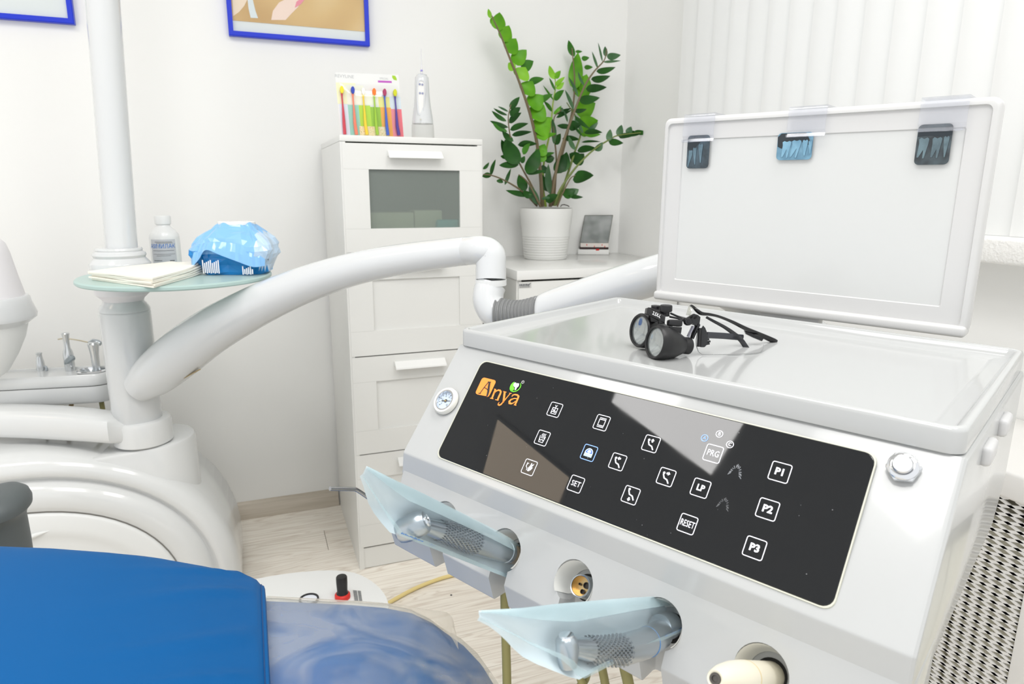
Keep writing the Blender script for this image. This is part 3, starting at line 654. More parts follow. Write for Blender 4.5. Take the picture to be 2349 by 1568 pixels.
for args in (
    # tall left frond, bright lime, blades on its right side
    (1126, 42, 1120, 20, 7, 'y'), (1136, 50, 1124, 44, 12, 'l'), (1146, 70, 1146, 28, 26, 'l', -.01), (1158, 96, 1168, 58, 26, 'l', -.01), (1168, 122, 1184, 88, 28, 'l', -.01), (1176, 144, 1208, 114, 25, 'l', -.01), (1196, 158, 1224, 140, 22, 'm', 0), (1182, 160, 1166, 144, 14, 'y', -.02),
    (1190, 180, 1206, 154, 30, 'y', -.02), (1204, 216, 1222, 186, 30, 'l', -.02), (1212, 190, 1248, 180, 14, 'm', 0), (1214, 242, 1246, 218, 32, 'l', -.02), (1222, 272, 1248, 240, 34, 'l', -.02), (1236, 234, 1268, 216, 13, 'm', .01), (1228, 302, 1262, 272, 34, 'l', -.02), (1234, 318, 1256, 288, 26, 'l', -.02), (1234, 356, 1250, 330, 22, 'l', -.02), (1238, 372, 1246, 344, 18, 'l', -.02), (1248, 314, 1276, 306, 8, 'l', -.01), (1246, 276, 1268, 270, 12, 'l', 0),
    # right tall fronds
    (1318, 130, 1304, 92, 14, 'm', .05), (1318, 206, 1326, 120, 26, 'l', .05), (1326, 222, 1346, 170, 34, 'l', .05), (1336, 216, 1352, 196, 26, 'l', .05), (1324, 262, 1366, 236, 34, 'l', .05), (1328, 302, 1372, 276, 38, 'l', .04), (1320, 118, 1336, 118, 6, 'm', .05), (1334, 134, 1352, 132, 10, 'm', .05), (1340, 154, 1360, 154, 9, 'm', .05), (1340, 306, 1378, 308, 10, 'l', .04),
    (1390, 130, 1388, 106, 9, 'g', -.02), (1392, 130, 1424, 126, 14, 'g', -.02), (1382, 142, 1372, 98, 4, 'g', -.02), (1384, 142, 1424, 139, 5, 'g', -.02), (1372, 158, 1358, 118, 5, 'g', -.02), (1368, 164, 1412, 154, 13, 'd', -.02), (1356, 182, 1400, 174, 15, 'd', -.02), (1344, 204, 1392, 200, 16, 'd', -.02), (1328, 230, 1376, 224, 18, 'd', -.02), (1340, 196, 1326, 164, 6, 'g', -.02), (1326, 220, 1304, 176, 6, 'g', -.02), (1316, 252, 1296, 206, 7, 'g', -.02), (1316, 254, 1346, 250, 10, 'd', -.02), (1318, 266, 1354, 296, 9, 'd', -.02), (1304, 292, 1334, 284, 20, 'd', -.02), (1310, 290, 1278, 288, 10, 'd', -.02), (1338, 306, 1318, 272, 7, 'g', -.02), (1340, 304, 1382, 304, 12, 'd', -.02), (1336, 312, 1316, 288, 5, 'd', -.02), (1334, 326, 1378, 325, 5, 'd', -.02), (1324, 346, 1368, 340, 15, 'd', -.02), (1320, 344, 1304, 312, 10, 'g', -.02), (1350, 300, 1372, 280, 10, 'g', .03),
    # middle lime shoot
    (1272, 182, 1260, 150, 11, 'y', .03), (1274, 180, 1286, 162, 10, 'l', .03), (1274, 196, 1296, 176, 8, 'y', .03), (1276, 204, 1294, 188, 9, 'y', .03), (1272, 230, 1294, 206, 14, 'm', .03), (1274, 208, 1260, 178, 5, 'm', .03), (1270, 230, 1246, 196, 4, 'm', .03), (1266, 256, 1248, 232, 8, 'm', .03), (1270, 262, 1288, 242, 7, 'l', .03), (1262, 276, 1240, 284, 8, 'm', .03),
    (1276, 262, 1312, 248, 7, 'd', .03), (1276, 270, 1312, 252, 7, 'd', .03), (1292, 256, 1284, 246, 8, 'g', .03), (1302, 280, 1292, 252, 5, 'g', .03), (1270, 330, 1266, 270, 11, 'g', .02), (1274, 332, 1286, 306, 16, 'd', .02), (1290, 318, 1330, 320, 12, 'd', .02), (1272, 362, 1246, 364, 17, 'd', .01), (1246, 358, 1272, 350, 8, 'm', .0),
    # right reaching frond
    (1396, 324, 1400, 296, 13, 'g', -.04), (1396, 324, 1430, 328, 14, 'd', -.04), (1420, 314, 1426, 286, 15, 'g', -.04), (1420, 314, 1452, 312, 12, 'd', -.04), (1440, 308, 1448, 290, 14, 'g', -.04), (1440, 306, 1468, 308, 12, 'd', -.04), (1454, 302, 1492, 306, 10, 'd', -.04), (1366, 346, 1382, 326, 15, 'g', -.04),
    # right lower blades
    (1288, 396, 1300, 348, 24, 'd', -.01), (1318, 376, 1340, 352, 24, 'd', 0), (1336, 372, 1306, 352, 22, 'd', .0), (1276, 398, 1296, 352, 26, 'd', -.01), (1314, 412, 1362, 402, 26, 'd', -.05), (1324, 400, 1340, 391, 14, 'g', -.04), (1290, 446, 1320, 436, 22, 'd', -.05), (1302, 444, 1328, 434, 20, 'g', -.04), (1304, 448, 1338, 452, 9, 'd', -.05),
    # left lower fronds
    (1170, 250, 1192, 222, 13, 'd', -.05), (1170, 265, 1194, 246, 15, 'd', -.05), (1168, 282, 1196, 258, 13, 'd', -.05), (1166, 256, 1142, 244, 4, 'g', -.05), (1164, 264, 1132, 248, 6, 'd', -.05), (1162, 278, 1128, 254, 9, 'd', -.05), (1166, 292, 1124, 277, 9, 'd', -.05), (1170, 298, 1212, 283, 12, 'd', -.05), (1174, 310, 1220, 302, 10, 'd', -.05), (1164, 302, 1130, 282, 10, 'm', -.05), (1178, 324, 1152, 300, 13, 'd', -.05), (1188, 332, 1232, 330, 13, 'd', -.04), (1192, 376, 1158, 320, 34, 'd', -.07), (1172, 366, 1150, 320, 16, 'd', -.05), (1200, 354, 1216, 328, 13, 'm', -.04), (1208, 398, 1236, 340, 28, 'd', -.06), (1190, 378, 1145, 379, 13, 'd', -.06), (1166, 360, 1148, 358, 8, 'd', -.05), (1196, 374, 1204, 358, 10, 'd', -.05), (1206, 438, 1190, 400, 20, 'd', -.05), (1208, 398, 1252, 392, 9, 'd', -.06),
    (1126, 402, 1137, 365, 8, 'd', -.05), (1128, 402, 1106, 404, 11, 'd', -.05), (1108, 388, 1122, 372, 7, 'd', -.06), (1146, 420, 1148, 410, 13, 'd', -.05), (1158, 424, 1172, 386, 7, 'd', -.05), (1224, 446, 1160, 436, 12, 'd', -.05), (1220, 452, 1200, 438, 14, 'd', -.05), (1236, 470, 1214, 424, 16, 'g', -.05), (1252, 462, 1280, 446, 17, 'd', -.06), (1262, 454, 1242, 456, 7, 'g', -.06), (1262, 446, 1258, 376, 15, 'g', .0), (1258, 440, 1244, 400, 16, 'd', .01), (1250, 398, 1244, 378, 14, 'g', .02)):
    leaf(*args, turn=random.uniform(-.45, .45))
p = at(1292, 473, pd-.03); mk('root_loop', tube([at(1286, 474, pd-.03), at(1288, 470, pd-.03), at(1294, 469, pd-.03), at(1302, 471, pd-.03), at(1306, 474, pd-.03)], .0016, 7), mat('root_brown', srgb(60, 45, 35), .7), plant)

# small tilted photo stand on the low cabinet
q = on_z(1362, 583, LH); fs = thing('small_mirror_stand', 'small dark mirror in a clear tilted stand on the low white cabinet', 'mirror', (q.x, q.y, LH))
dq = (q-CAM).dot(_fw); fx = 1/F*dq
R0 = Vector((_r.x, _r.y, 0)).normalized(); B0 = Vector((R0.y*-1, R0.x, 0))
FX = axes(q, R0, B0, Vector((0, 0, 1)))
wq = 62*fx
mk('base_block', rbox(-wq*.60, wq*.55, -.012, .03, 0, 12*fx, .002), LAMG, fs, X=FX)
mk('dark_tray', rbox(-wq*.53, wq*.52, -.013, .022, 12*fx, 17*fx, .001), mat('dark_maroon', srgb(45, 25, 25), .4), fs, X=FX)
mk('paper_strip', box(-wq*.51, wq*.51, -.0125, -.010, 17*fx, 26*fx), mat('paper_red_print', srgb(226, 218, 212), .6), fs, X=FX, smooth=False)
for k, (dx, dy) in enumerate(((-.28, 22), (0, 18.5), (.28, 22), (.38, 18.5))): mk('red_mark', box(wq*dx-.0015, wq*dx+.0015, -.0129, -.0126, (dy-1.5)*fx, (dy+1.5)*fx), RED, fs, X=FX, smooth=False)
mk('red_tab', box(wq*.06, wq*.18, -.0134, -.0128, 9.5*fx, 13*fx), RED, fs, X=FX, smooth=False)
tl = [(-wq*.53, 26), (wq*.50, 26), (wq*.68, 88), (-wq*.35, 87)]
lean = .020
mirv = [(x, -.011+(lean+.011)*((h-26)/62), h*fx) for x, h in tl]
mk('mirror_plate', loft([[Vector(v) for v in mirv], [Vector(v)+Vector((0, .002, 0)) for v in mirv]]), ramp_mat('mirror_reflection_grey', [(.35, srgb(84, 92, 88)), (.65, srgb(136, 140, 138))], 22, .3, (1, 1, 1), 1, False), fs, X=FX, smooth=False)  # mottled grey painted in for what the mirror reflects
rim = [Vector(v) for v in mirv]
mk('rim', join(*[tube([rim[i], rim[(i+1) % 4]], .0012, 6) for i in range(4)]), mat('rim_dark', srgb(110, 110, 104), .4), fs, X=FX)
mk('back_support', ([(-wq*.2, .004, 17*fx), (wq*.2, .004, 17*fx), (wq*.3, .045, 2*fx), (-wq*.1, .045, 2*fx), (0, lean, 60*fx)], [(0, 1, 4), (1, 2, 4), (2, 3, 4), (3, 0, 4), (0, 3, 2, 1)]), clear_mat('stand_clear', (.96, .97, .96), .06, .06), fs, X=FX, smooth=False)
cb = mk('cord', tube(spline([tuple(on_z(1392, 582, LH+.002)), tuple(on_z(1402, 577, LH+.002)), tuple(on_z(1412, 573, LH+.002)), tuple(on_z(1409, 570, LH+.002))], 6), .0013, 6), mat('cord_grey', srgb(205, 205, 190), .5)); props(cb, 'thin pale cord trailing from the small mirror stand on the low cabinet', 'cord')

# ================================================================== LAMP POST, GLASS SHELF
PYC = .030                         # axis of the post
PXC = on_y(297, 800, PYC).x; PK = (on_y(297, 800, PYC)-CAM).dot(_fw)/1.5
sk_ = lambda prof: [(r*PK, z) for r, z in prof]
def pz(y): return on_y(300, y, PYC).z
def pw(x0, x1, y):
    d = (on_y((x0+x1)/2, y, PYC)-CAM).dot(_fw); return (x1-x0)/2*d/F
ZS = .905                          # top of the glass shelf
post = thing('lamp_post', 'tall white lamp pole rising from the round glass shelf', 'lamp post', (PXC, PYC, ZS))
zr = lambda y: pz(y)
base = on_y(279, 566, PYC); topp = on_y(236, 0, PYC)
ax = (topp-base).normalized(); rp = pw(246, 312, 560)
mk('pole', cyl(base-ax*.02, base+ax*1.42, rp, rp, 32), GLOSS, post)
zb = zr(566)
mk('base_collar', lathe(sk_([(.058, ZS+.0005), (.0585, ZS+.02), (.057, zr(600)), (.049, zr(589)), (.0495, zr(588)), (.0515, zr(583)), (.050, zr(578)), (.046, zr(576)), (.0445, zr(574)), (.0455, zr(571)), (.044, zr(567)), (rp*.98/PK, zr(566))]), 40), GLOSS, post, X=Matrix.Translation((PXC+.003, PYC, 0)))
shelf = thing('glass_shelf', 'round frosted green glass shelf around the white lamp post', 'shelf', (-.40, -.07, ZS-.011))
GRN = bpy.data.materials.new('frosted_green_glass'); GRN.use_nodes = True
b = GRN.node_tree.nodes['Principled BSDF']; b.inputs['Base Color'].default_value = (.62, .80, .76, 1); b.inputs['Roughness'].default_value = .32; b.inputs['Transmission Weight'].default_value = .35; b.inputs['IOR'].default_value = 1.3
R = .210; SX = Matrix.Translation((-.40, -.075, ZS-.011))
mk('glass_disc', lathe([(R-.003, 0), (R, .003), (R, .008), (R-.003, .011)], 72), GRN, shelf, X=SX)
PZ = Matrix.Translation((PXC, PYC, 0))
mk('cup_mount', lathe(sk_([(.040, zr(687)), (.041, zr(683)), (.052, zr(672)), (.057, max(zr(662), ZS-.0125)), (.057, ZS-.0115)]), 40), LILAC, shelf, X=PZ)
# things standing on the shelf
bt = on_z(384, 608, ZS); bd = (bt-CAM).dot(_fw); k = bd/F
BX = Matrix.Translation((bt.x, bt.y, ZS))
bh = lambda y: on_plane(384, y, bt, Vector((_fw.x, _fw.y, 0))).z-ZS
bot = thing('bottle', 'white plastic bottle with grey label beside the lamp post on glass shelf', 'bottle', (bt.x, bt.y, ZS))
rb_ = 31.5*k
BOTM = mat('bottle_milky', (.80, .81, .80), .3, coat=.3)
mk('bottle_body', lathe([(rb_*.9, .0005), (rb_, .004), (rb_, bh(545)), (rb_*.97, bh(538)), (rb_*.8, bh(528)), (rb_*.5, bh(520)), (rb_*.44, bh(516)), (rb_*.44, bh(510))], 36), BOTM, bot, X=BX)
mk('cap', lathe([(rb_*.46, bh(515)), (rb_*.53, bh(513)), (rb_*.55, bh(497)), (rb_*.50, bh(494))], 30), SATIN, bot, X=BX)
fa = math.atan2(CAM.y-bt.y, CAM.x-bt.x)-.10
def onb(a, z, off=.0004): return (bt.x+(rb_+off)*math.cos(fa+a), bt.y+(rb_+off)*math.sin(fa+a), ZS+z)
z0, z1 = bh(602), bh(547)
mk('label', loft([[onb(-.95+1.75*i/14, z0) for i in range(15)], [onb(-.95+1.75*i/14, z1) for i in range(15)]], False, False, False), mat('bottle_label', srgb(196, 198, 202), .4), bot)
lab = bot.children[-1]
def btext(body, size, a, z, m, sx=1., bold=0.):
    t_ = text_vf(body, size, 0, 0, sx, 0, bold); mk('lettering', ([onb(a+v[0]/rb_, z+v[1], .0008) for v in t_[0]], t_[1]), m, lab, smooth=False)
lh = z1-z0
btext('АЅІМИЛАК'.replace('Ѕ', 'S').replace('І', 'I'), lh*.24, -.12, z0+lh*.72, INKB, .82)
def bline(a0, a1, z, th):
    n = 8; mk('print_line', loft([[onb(a0+(a1-a0)*i/n, z-th, .0007) for i in range(n+1)], [onb(a0+(a1-a0)*i/n, z+th, .0007) for i in range(n+1)]], False, False, False), INK, lab, smooth=False)
for a0, a1, z, th in ((-.6, .55, .90, .008), (-.5, .6, .855, .007), (-.8, .65, .545, .008), (-.8, .7, .40, .006), (-.55, .4, .335, .006), (-.8, -.2, .14, .012), (.3, .62, .13, .02)): bline(a0, a1, z0+lh*z, lh*th)

# crumpled pack of wet wipes
w0 = on_z(545, 630, ZS); wd_ = (w0-CAM).dot(_fw); k = wd_/F
wipes = thing('wipes_pack', 'crumpled light blue pack of wet wipes at the right of the glass shelf', 'wipes pack', (w0.x, w0.y+.05, ZS))
WXF = axes((w0.x, w0.y+.045, ZS), R0, B0, Vector((0, 0, 1)))
WB = mat('wipes_light_blue', srgb(134, 190, 240), .16, coat=.4); WD = mat('wipes_blue', srgb(12, 128, 200), .22, coat=.3)
def wpack():
    n, m = 40, 16; V, Fc = [], []; rnd = random.Random(3)
    hw, hd, hh = 86*k, .062, 112*k
    prof = [(0, .78), (.06, .84), (.2, .90), (.34, .98), (.42, 1.04), (.50, 1.06), (.60, 1.0), (.72, .86), (.82, .70), (.90, .56), (.96, .46), (1.0, .40)]
    ph = [rnd.uniform(0, 6.28) for _ in range(8)]
    for hz, s in prof:
        for i in range(n):
            a = 2*PI*i/n; ca, sa = math.cos(a), math.sin(a)
            e = .55
            x = math.copysign(abs(ca)**e, ca); y = math.copysign(abs(sa)**e, sa)
            cr = 1+.045*math.sin(3*a+ph[0]+hz*5)+.035*math.sin(7*a+ph[1]-hz*9)+.022*math.sin(13*a+ph[2]+hz*17)
            sk = .012*hz if ca > 0 else 0
            V.append((x*hw*s*cr+sk, y*hd*s*cr, hz*hh*(1+.03*math.sin(5*a+ph[3]))+.0005*(hz == 0)))
    L = len(prof)
    for j in range(L-1):
        for i in range(n): i2 = (i+1) % n; Fc.append((j*n+i, j*n+i2, (j+1)*n+i2, (j+1)*n+i))
    Fc.append(tuple(reversed(range(n)))); Fc.append(tuple((L-1)*n+i for i in range(n)))
    return V, Fc, n, prof, hw, hd, hh
wv, wf, wn, wprof, whw, whd, whh = wpack()
wo = mk('film_body', (wv, wf), WB, wipes, X=WXF, ang=24)
wo.data.materials.append(WD)
for p_ in wo.data.polygons:
    c = WXF.inverted() @ (WM[wipes] @ p_.center)
    if c.y < 0 and c.z < whh*(.50 if c.x < -.03 else .47-.5*abs(c.x-.0)) and p_.normal.y < .4 and c.z < whh*.46: p_.material_index = 1
WPL = mat('wipes_pale', srgb(190, 216, 240), .16, coat=.4); wo.data.materials.append(WPL)
bm = bmesh.new(); bm.from_mesh(wo.data); bmesh.ops.triangulate(bm, faces=bm.faces); bm.normal_update()
from mathutils import noise as _ns
for v in bm.verts:
    q = WXF.inverted() @ (WM[wipes] @ v.co)
    if q.z > .004:
        d_n = _ns.noise(q*34)*.0062+_ns.noise(q*75+Vector((3, 1, 7)))*.0030; v.co += v.normal*d_n
for f in bm.faces:
    q = WXF.inverted() @ (WM[wipes] @ f.calc_center_median()); f.smooth = False
    if q.x > whw*.74 and q.z < whh*.9 and q.z > whh*.12: f.material_index = 2
bm.to_mesh(wo.data); bm.free()
mk('lid', xf(lathe([(.92, 0), (1.0, .15), (1.0, .8), (.93, 1.0)], 32), Matrix.Translation((.005, .004, whh*.985)) @ Matrix.Diagonal((whw*.50, whd*.52, .009, 1))), LAMG, wipes, X=WXF)
# creased flap over the front
flap = [(-whw*1.04, -whd*.60, whh*.40), (-whw*.90, -whd*1.0, whh*.20), (-whw*.66, -whd*1.14, whh*.34), (-whw*.43, -whd*1.24, whh*.53), (-whw*.05, -whd*1.22, whh*.42), (whw*.38, -whd*1.18, whh*.29), (whw*.72, -whd*1.10, whh*.19), (whw*.98, -whd*.88, whh*.20)]
upe = [(-whw*.92, -whd*.62, whh*.64), (-whw*.80, -whd*.84, whh*.62), (-whw*.60, -whd*.95, whh*.64), (-whw*.40, -whd*1.02, whh*.68), (-whw*.02, -whd*1.03, whh*.68), (whw*.36, -whd*1.0, whh*.64), (whw*.70, -whd*.92, whh*.58), (whw*.98, -whd*.70, whh*.52)]
F1 = spline(flap, 5); U1 = spline(upe, 5)
mid = [tuple((a+b)/2+(.006 if i == 1 else 0)*-1*math.sin(q*.9)**2 for i, (a, b) in enumerate(zip(p, q_))) for q, (p, q_) in enumerate(zip(F1, U1))]
mk('film_flap', loft([F1, mid, U1], False, False, False), WB, wipes, X=WXF, ang=14)
def wq(x0, x1, z0, z1, y): return [(whw*x0, y, whh*z0), (whw*x1, y, whh*z0), (whw*x1, y, whh*z1), (whw*x0, y, whh*z1)], [(0, 1, 2, 3)]
DNV = mat('print_navy', srgb(60, 110, 165), .5)
tl_ = []
for x0, x1, zz0, zz1, n in ((-.62, -.16, .05, .32, 9), (.42, .72, .03, .20, 6)):
    for i in range(n):
        xx = x0+(x1-x0)*i/n; tl_.append(wq(xx, xx+(x1-x0)/n*.6, zz0+.01*(i % 2), zz1-.02*((i*3) % 4), -whd*1.045))
mk('small_print', join(*tl_[:9]), WHITEP, wipes, X=WXF, smooth=False); mk('small_print', join(*tl_[9:]), WHITEP, wipes, X=WXF, smooth=False)
t_ = text_vf('t,', .036, 0, 0, .8, .25)
mk('lettering', ([(whw*1.0+.0015+v[1]*.05, -whd*.62+v[0]*.8, whh*.40+v[1]*1.0) for v in t_[0]], t_[1]), mat('print_dark_navy', srgb(20, 40, 80), .5), wipes, X=WXF, smooth=False)

# stack of paper napkins: each folded napkin is a thing
NAPM = mat('napkin_paper', srgb(248, 244, 232), .95, bump=(350, .25, .002))
na, nb, nc = on_z(205, 628, ZS+.014), on_z(352, 645, ZS+.014), on_z(468, 616, ZS+.012); nd = Vector((-.425, .035, na.z))
for j in range(5):
    rnd = random.Random(j); dz = .0006+j*.0042
    cs = [Vector(p)+Vector((rnd.uniform(-.004, .004), rnd.uniform(-.004, .004), 0)) for p in (na, nb, nc, nd)]
    top, botm = [], []; n = 9
    V, Fc = [], []
    for s_ in (0, 1):
        for a in range(n):
            for b_ in range(n):
                u, v = a/(n-1), b_/(n-1); p = cs[0].lerp(cs[1], u).lerp(cs[3].lerp(cs[2], u), v)
                lift = .010*max(0, (v-.55)/.45)**2*max(0, u-.3)*(.4+.25*j)
                wob = .0006*math.sin(9*u+j)*math.sin(7*v+2*j)
                V.append((p.x, p.y, ZS+dz+lift+wob+(.0036 if s_ else 0)))
    for a in range(n-1):
        for b_ in range(n-1):
            q_ = a*n+b_; Fc.append((q_, q_+1, q_+n+1, q_+n)); q_ += n*n; Fc.append((q_, q_+n, q_+n+1, q_+1))
    ring = [a*n for a in range(n)]+[(n-1)*n+b_ for b_ in range(1, n)]+[a*n+n-1 for a in range(n-2, -1, -1)]+[b_ for b_ in range(n-2, 0, -1)]
    for i in range(len(ring)): p, q_ = ring[i], ring[(i+1) % len(ring)]; Fc.append((p, q_, q_+n*n, p+n*n))
    o = mk('napkin', (V, Fc), NAPM, ang=50)
    props(o, ['cream paper napkin lying directly on the glass shelf, lowest of its stack', 'cream paper napkin second from the bottom of the stack on glass shelf', 'cream paper napkin in the middle of the stack on the glass shelf', 'cream paper napkin second from the top of the stack on glass shelf', 'cream paper napkin on top of the stack on the glass shelf'][j], 'napkin', 'paper napkins stacked on the glass shelf')

# ================================================================== DELIVERY ARM
arm = thing('delivery_arm', 'white curved tubular arm from the post sleeve to the instrument console', 'arm', (PXC, PYC, zr(960)))
mk('sleeve', lathe(sk_([(.0495, zr(962)), (.0505, zr(958)), (.0505, zr(716)), (.0495, zr(712)), (.0485, zr(711)), (.0505, zr(710)), (.0495, zr(705)), (.045, zr(697)), (.041, zr(692)), (.0395, zr(688)), (.0385, zr(686.5))]), 44), GLOSS, arm, X=PZ)
AD = lambda x: 1.5*PK-(1.5*PK-1.32)*max(0, (x-300)/830)
ctl = [(318, 888, 36), (356, 858, 50), (410, 814, 55), (480, 762, 53), (560, 716, 49), (640, 677, 45), (720, 645, 41), (800, 620, 38), (880, 602, 36), (960, 589, 34.5), (1030, 580, 33), (1075, 575, 32.5)]
pts = spline([(*at(x, y, AD(x)), r*AD(x)/F) for x, y, r in ctl], 5)
ed = AD(1127); er = 35*ed/F
ec = [at(1100, 574, ed), at(1116, 577, ed), at(1125, 586, ed), at(1126, 600, ed), at(1126, 641, ed)]
pts += [(*p, r) for p, r in zip(ec, (er*.94, er*.98, er, er, er))]
q = spline([tuple(p) for p in pts[-8:]], 4)
mk('upper_arm', tube([p[:3] for p in pts[:-8]]+[p[:3] for p in q], [p[3] for p in pts[:-8]]+[p[3] for p in q], 28), GLOSS, arm)
e0 = at(1126, 640, ed); zv = Vector((0, 0, -1))
mk('swivel_ring', cyl(e0, e0+zv*.011, er*1.03, er*1.03, 32), SATIN, arm)
mk('elbow', tube(spline([tuple(e0+zv*.012), tuple(at(1121, 668, ed)), tuple(at(1120, 692, ed-.004)), tuple(at(1132, 714, ed-.008)), tuple(at(1150, 722, ed-.012))], 7), er*1.0, 26), GLOSS, arm)
p0, p1, p2 = at(1142, 722, ed-.012), at(1190, 722, ed-.025), at(1240, 718, ed-.045)
bl = spline([tuple(p0), tuple(p1), tuple(p2)], 22); nb_ = len(bl)
rads = []
for i in range(nb_):
    t_ = i/(nb_-1); rads.append((er*1.10-(er*.17)*math.sin(PI*t_)**1.3)*(1+.045*(1 if (i % 4) < 2 else -1)))
mk('bellows', tube(bl, rads, 28), GREYR, arm)
lower = [(1225, 724, ed-.04, 34), (1262, 706, ed-.05, 39), (1330, 684, ed-.09, 42), (1420, 656, ed-.14, 45), (1500, 632, ed-.18, 46), (1580, 608, ed-.20, 45)]
lp = spline([(*at(x, y, d), r*d/F) for x, y, d, r in lower], 5)
mk('lower_arm', tube([p[:3] for p in lp], [p[3] for p in lp], 28), GLOSS, arm)
pk_ = at(440, 858, AD(440)+.03); tk0, tk1 = at(398, 880, AD(398)), at(458, 847, AD(458))
mk('cover_strip', tube([tk0, tk1], .0045, 6, True, .35), mat('strip_tan', srgb(176, 158, 120), .6), arm)

# ================================================================== CHAIR-SIDE UNIT (white sculpted housing)
uy0 = PYC-.085                       # front face of the oval shell
uc = on_y(70, 1425, uy0)
unit = thing('water_unit', 'big white oval housing of the dental unit behind the blue chair', 'dental unit', (uc.x, uy0+.2, 0))
erx = on_y(556, 1330, uy0+.03).x-uc.x; erz = on_y(70, 1040, uy0+.03).z-uc.z
def oval(s, y, n=72, e=.93):
    L = []
    for i in range(n):
        a = 2*PI*i/n; ca, sa = math.cos(a), math.sin(a)
        L.append((uc.x+(erx-s)*math.copysign(abs(ca)**e, ca), y, max(.006, uc.z+(erz-s)*math.copysign(abs(sa)**e, sa))))
    return L
steps = [(.012, .34), (.0, .315), (0, .06), (.002, .04), (.008, .022), (.018, .010), (.032, .003), (.046, .002), (.050, .006), (.056, .016), (.062, .018), (.066, .010), (.072, 0.), (.084, -.009), (.100, -.014), (.118, -.013), (.130, -.008), (.1345, -.002)]
mk('shell', loft([oval(s, uy0+d) for s, d in steps], True, True), SHELLW, unit, ang=50)
mk('shadow_gap', loft([oval(s, uy0+d) for s, d in ((.1335, -.0035), (.1375, -.0028))], False, True), mat('gap_grey', (.25, .24, .22), .8), unit)
mk('service_door', loft([oval(s, uy0+d) for s, d in ((.1372, -.003), (.139, -.0085), (.144, -.011), (.175, -.013), (.186, -.014), (.196, -.010), (.215, -.008), (.30, -.007))], False, True), SATIN, unit, ang=50)
g0, g1 = on_y(52, 1238, uy0-.016), on_y(116, 1216, uy0-.012)
mk('door_grip', tube([g0, (g0+g1)/2+Vector((0, -.002, .002)), g1], [.006, .005, .001], 10), SATIN, unit)
# stub that carries the post, with its curved top
ztp, zbt = on_y(330, 1012, PYC).z, on_y(400, 1115, PYC).z-.06
SR = .092*PK; scx, scy = on_y(345, 1020, PYC).x, PYC+.035*PK
stub = []
for z, dr in ((zbt, .004), (ztp-.008, 0), (ztp-.002, -.003), (ztp, -.010)):
    L = [(scx+(SR+dr)*math.cos(a), scy+(SR+dr)*math.sin(a), z) for a in [math.radians(d) for d in range(-90, 91, 9)]]
    L += [(scx-.45, scy+SR+dr, z-.03), (scx-.45, scy-SR-dr, z-.03)]; stub.append(L)
mk('post_stub', loft(stub), SHELLW, unit, ang=40)
# assistant arm that turns about the post: flat bar ending in a collar
aa = thing('assistant_arm', 'white curved assistant arm running left from a round collar beneath the big arm', 'bar', (PXC, PYC, ztp))
c_top, c_bot = zr(958), ztp+.002
fx_, fy_ = PXC+.008, PYC
mk('collar', lathe(sk_([(.058, c_bot), (.061, c_bot+.003), (.061, c_top-.012), (.058, c_top-.003), (.050, c_top)]), 44), SHELLW, aa, X=Matrix.Translation((fx_, fy_, 0)))
bar = []
for x, yt, yb in ((322, 972, 1024), (270, 965, 1025), (248, 962, 1025), (200, 955, 1022), (130, 949, 1018), (60, 946, 1014), (0, 945, 1012), (-80, 946, 1012), (-200, 952, 1014)):
    d = 1.5*PK+(.0 if x > 300 else -.022 if x > 260 else -.045); c_ = at(x, (yt+yb)/2, d); hh_ = (yb-yt)/2*d/F; V_ = []
    for i in range(20):
        a = 2*PI*i/20; ca, sa = math.cos(a), math.sin(a)
        V_.append(c_+Vector((0, 1, 0))*(.052*math.copysign(abs(ca)**.5, ca)+.05)+Vector((0, 0, 1))*hh_*math.copysign(abs(sa)**.55, sa))
    bar.append(V_)
mk('bar', loft(bar), SHELLW, aa, ang=45)

# ================================================================== SPITTOON BOWL (cut by the left edge of the picture)
sy = .10
spc = on_y(-46, 690, sy); sk = (spc-CAM).dot(_fw)/F
sz = lambda y: on_y(0, y, sy).z
sp_ = thing('spittoon', 'white spittoon bowl with a tapered cup column at the left edge of picture', 'spittoon', (spc.x, sy, sz(860)))
SPX = Matrix.Translation((spc.x, sy, 0))
mk('bowl', lathe([(10*sk, sz(868)), (34*sk, sz(850)), (58*sk, sz(812)), (76*sk, sz(775)), (84*sk, sz(748)), (86*sk, sz(738))], 44), SATIN, sp_, X=SPX)
mk('rim', lathe([(84*sk, sz(745)), (104*sk, sz(730)), (106*sk, sz(722)), (98*sk, sz(696)), (96*sk, sz(684)), (92*sk, sz(679)), (86*sk, sz(678))], 44), GLOSS, sp_, X=SPX)
mk('cup_column', lathe([(87*sk, sz(682)), (86*sk, sz(672)), (78*sk, sz(630)), (70*sk, sz(580)), (64*sk, sz(558)), (54*sk, sz(546)), (36*sk, sz(540))], 44), LILAC, sp_, X=SPX)

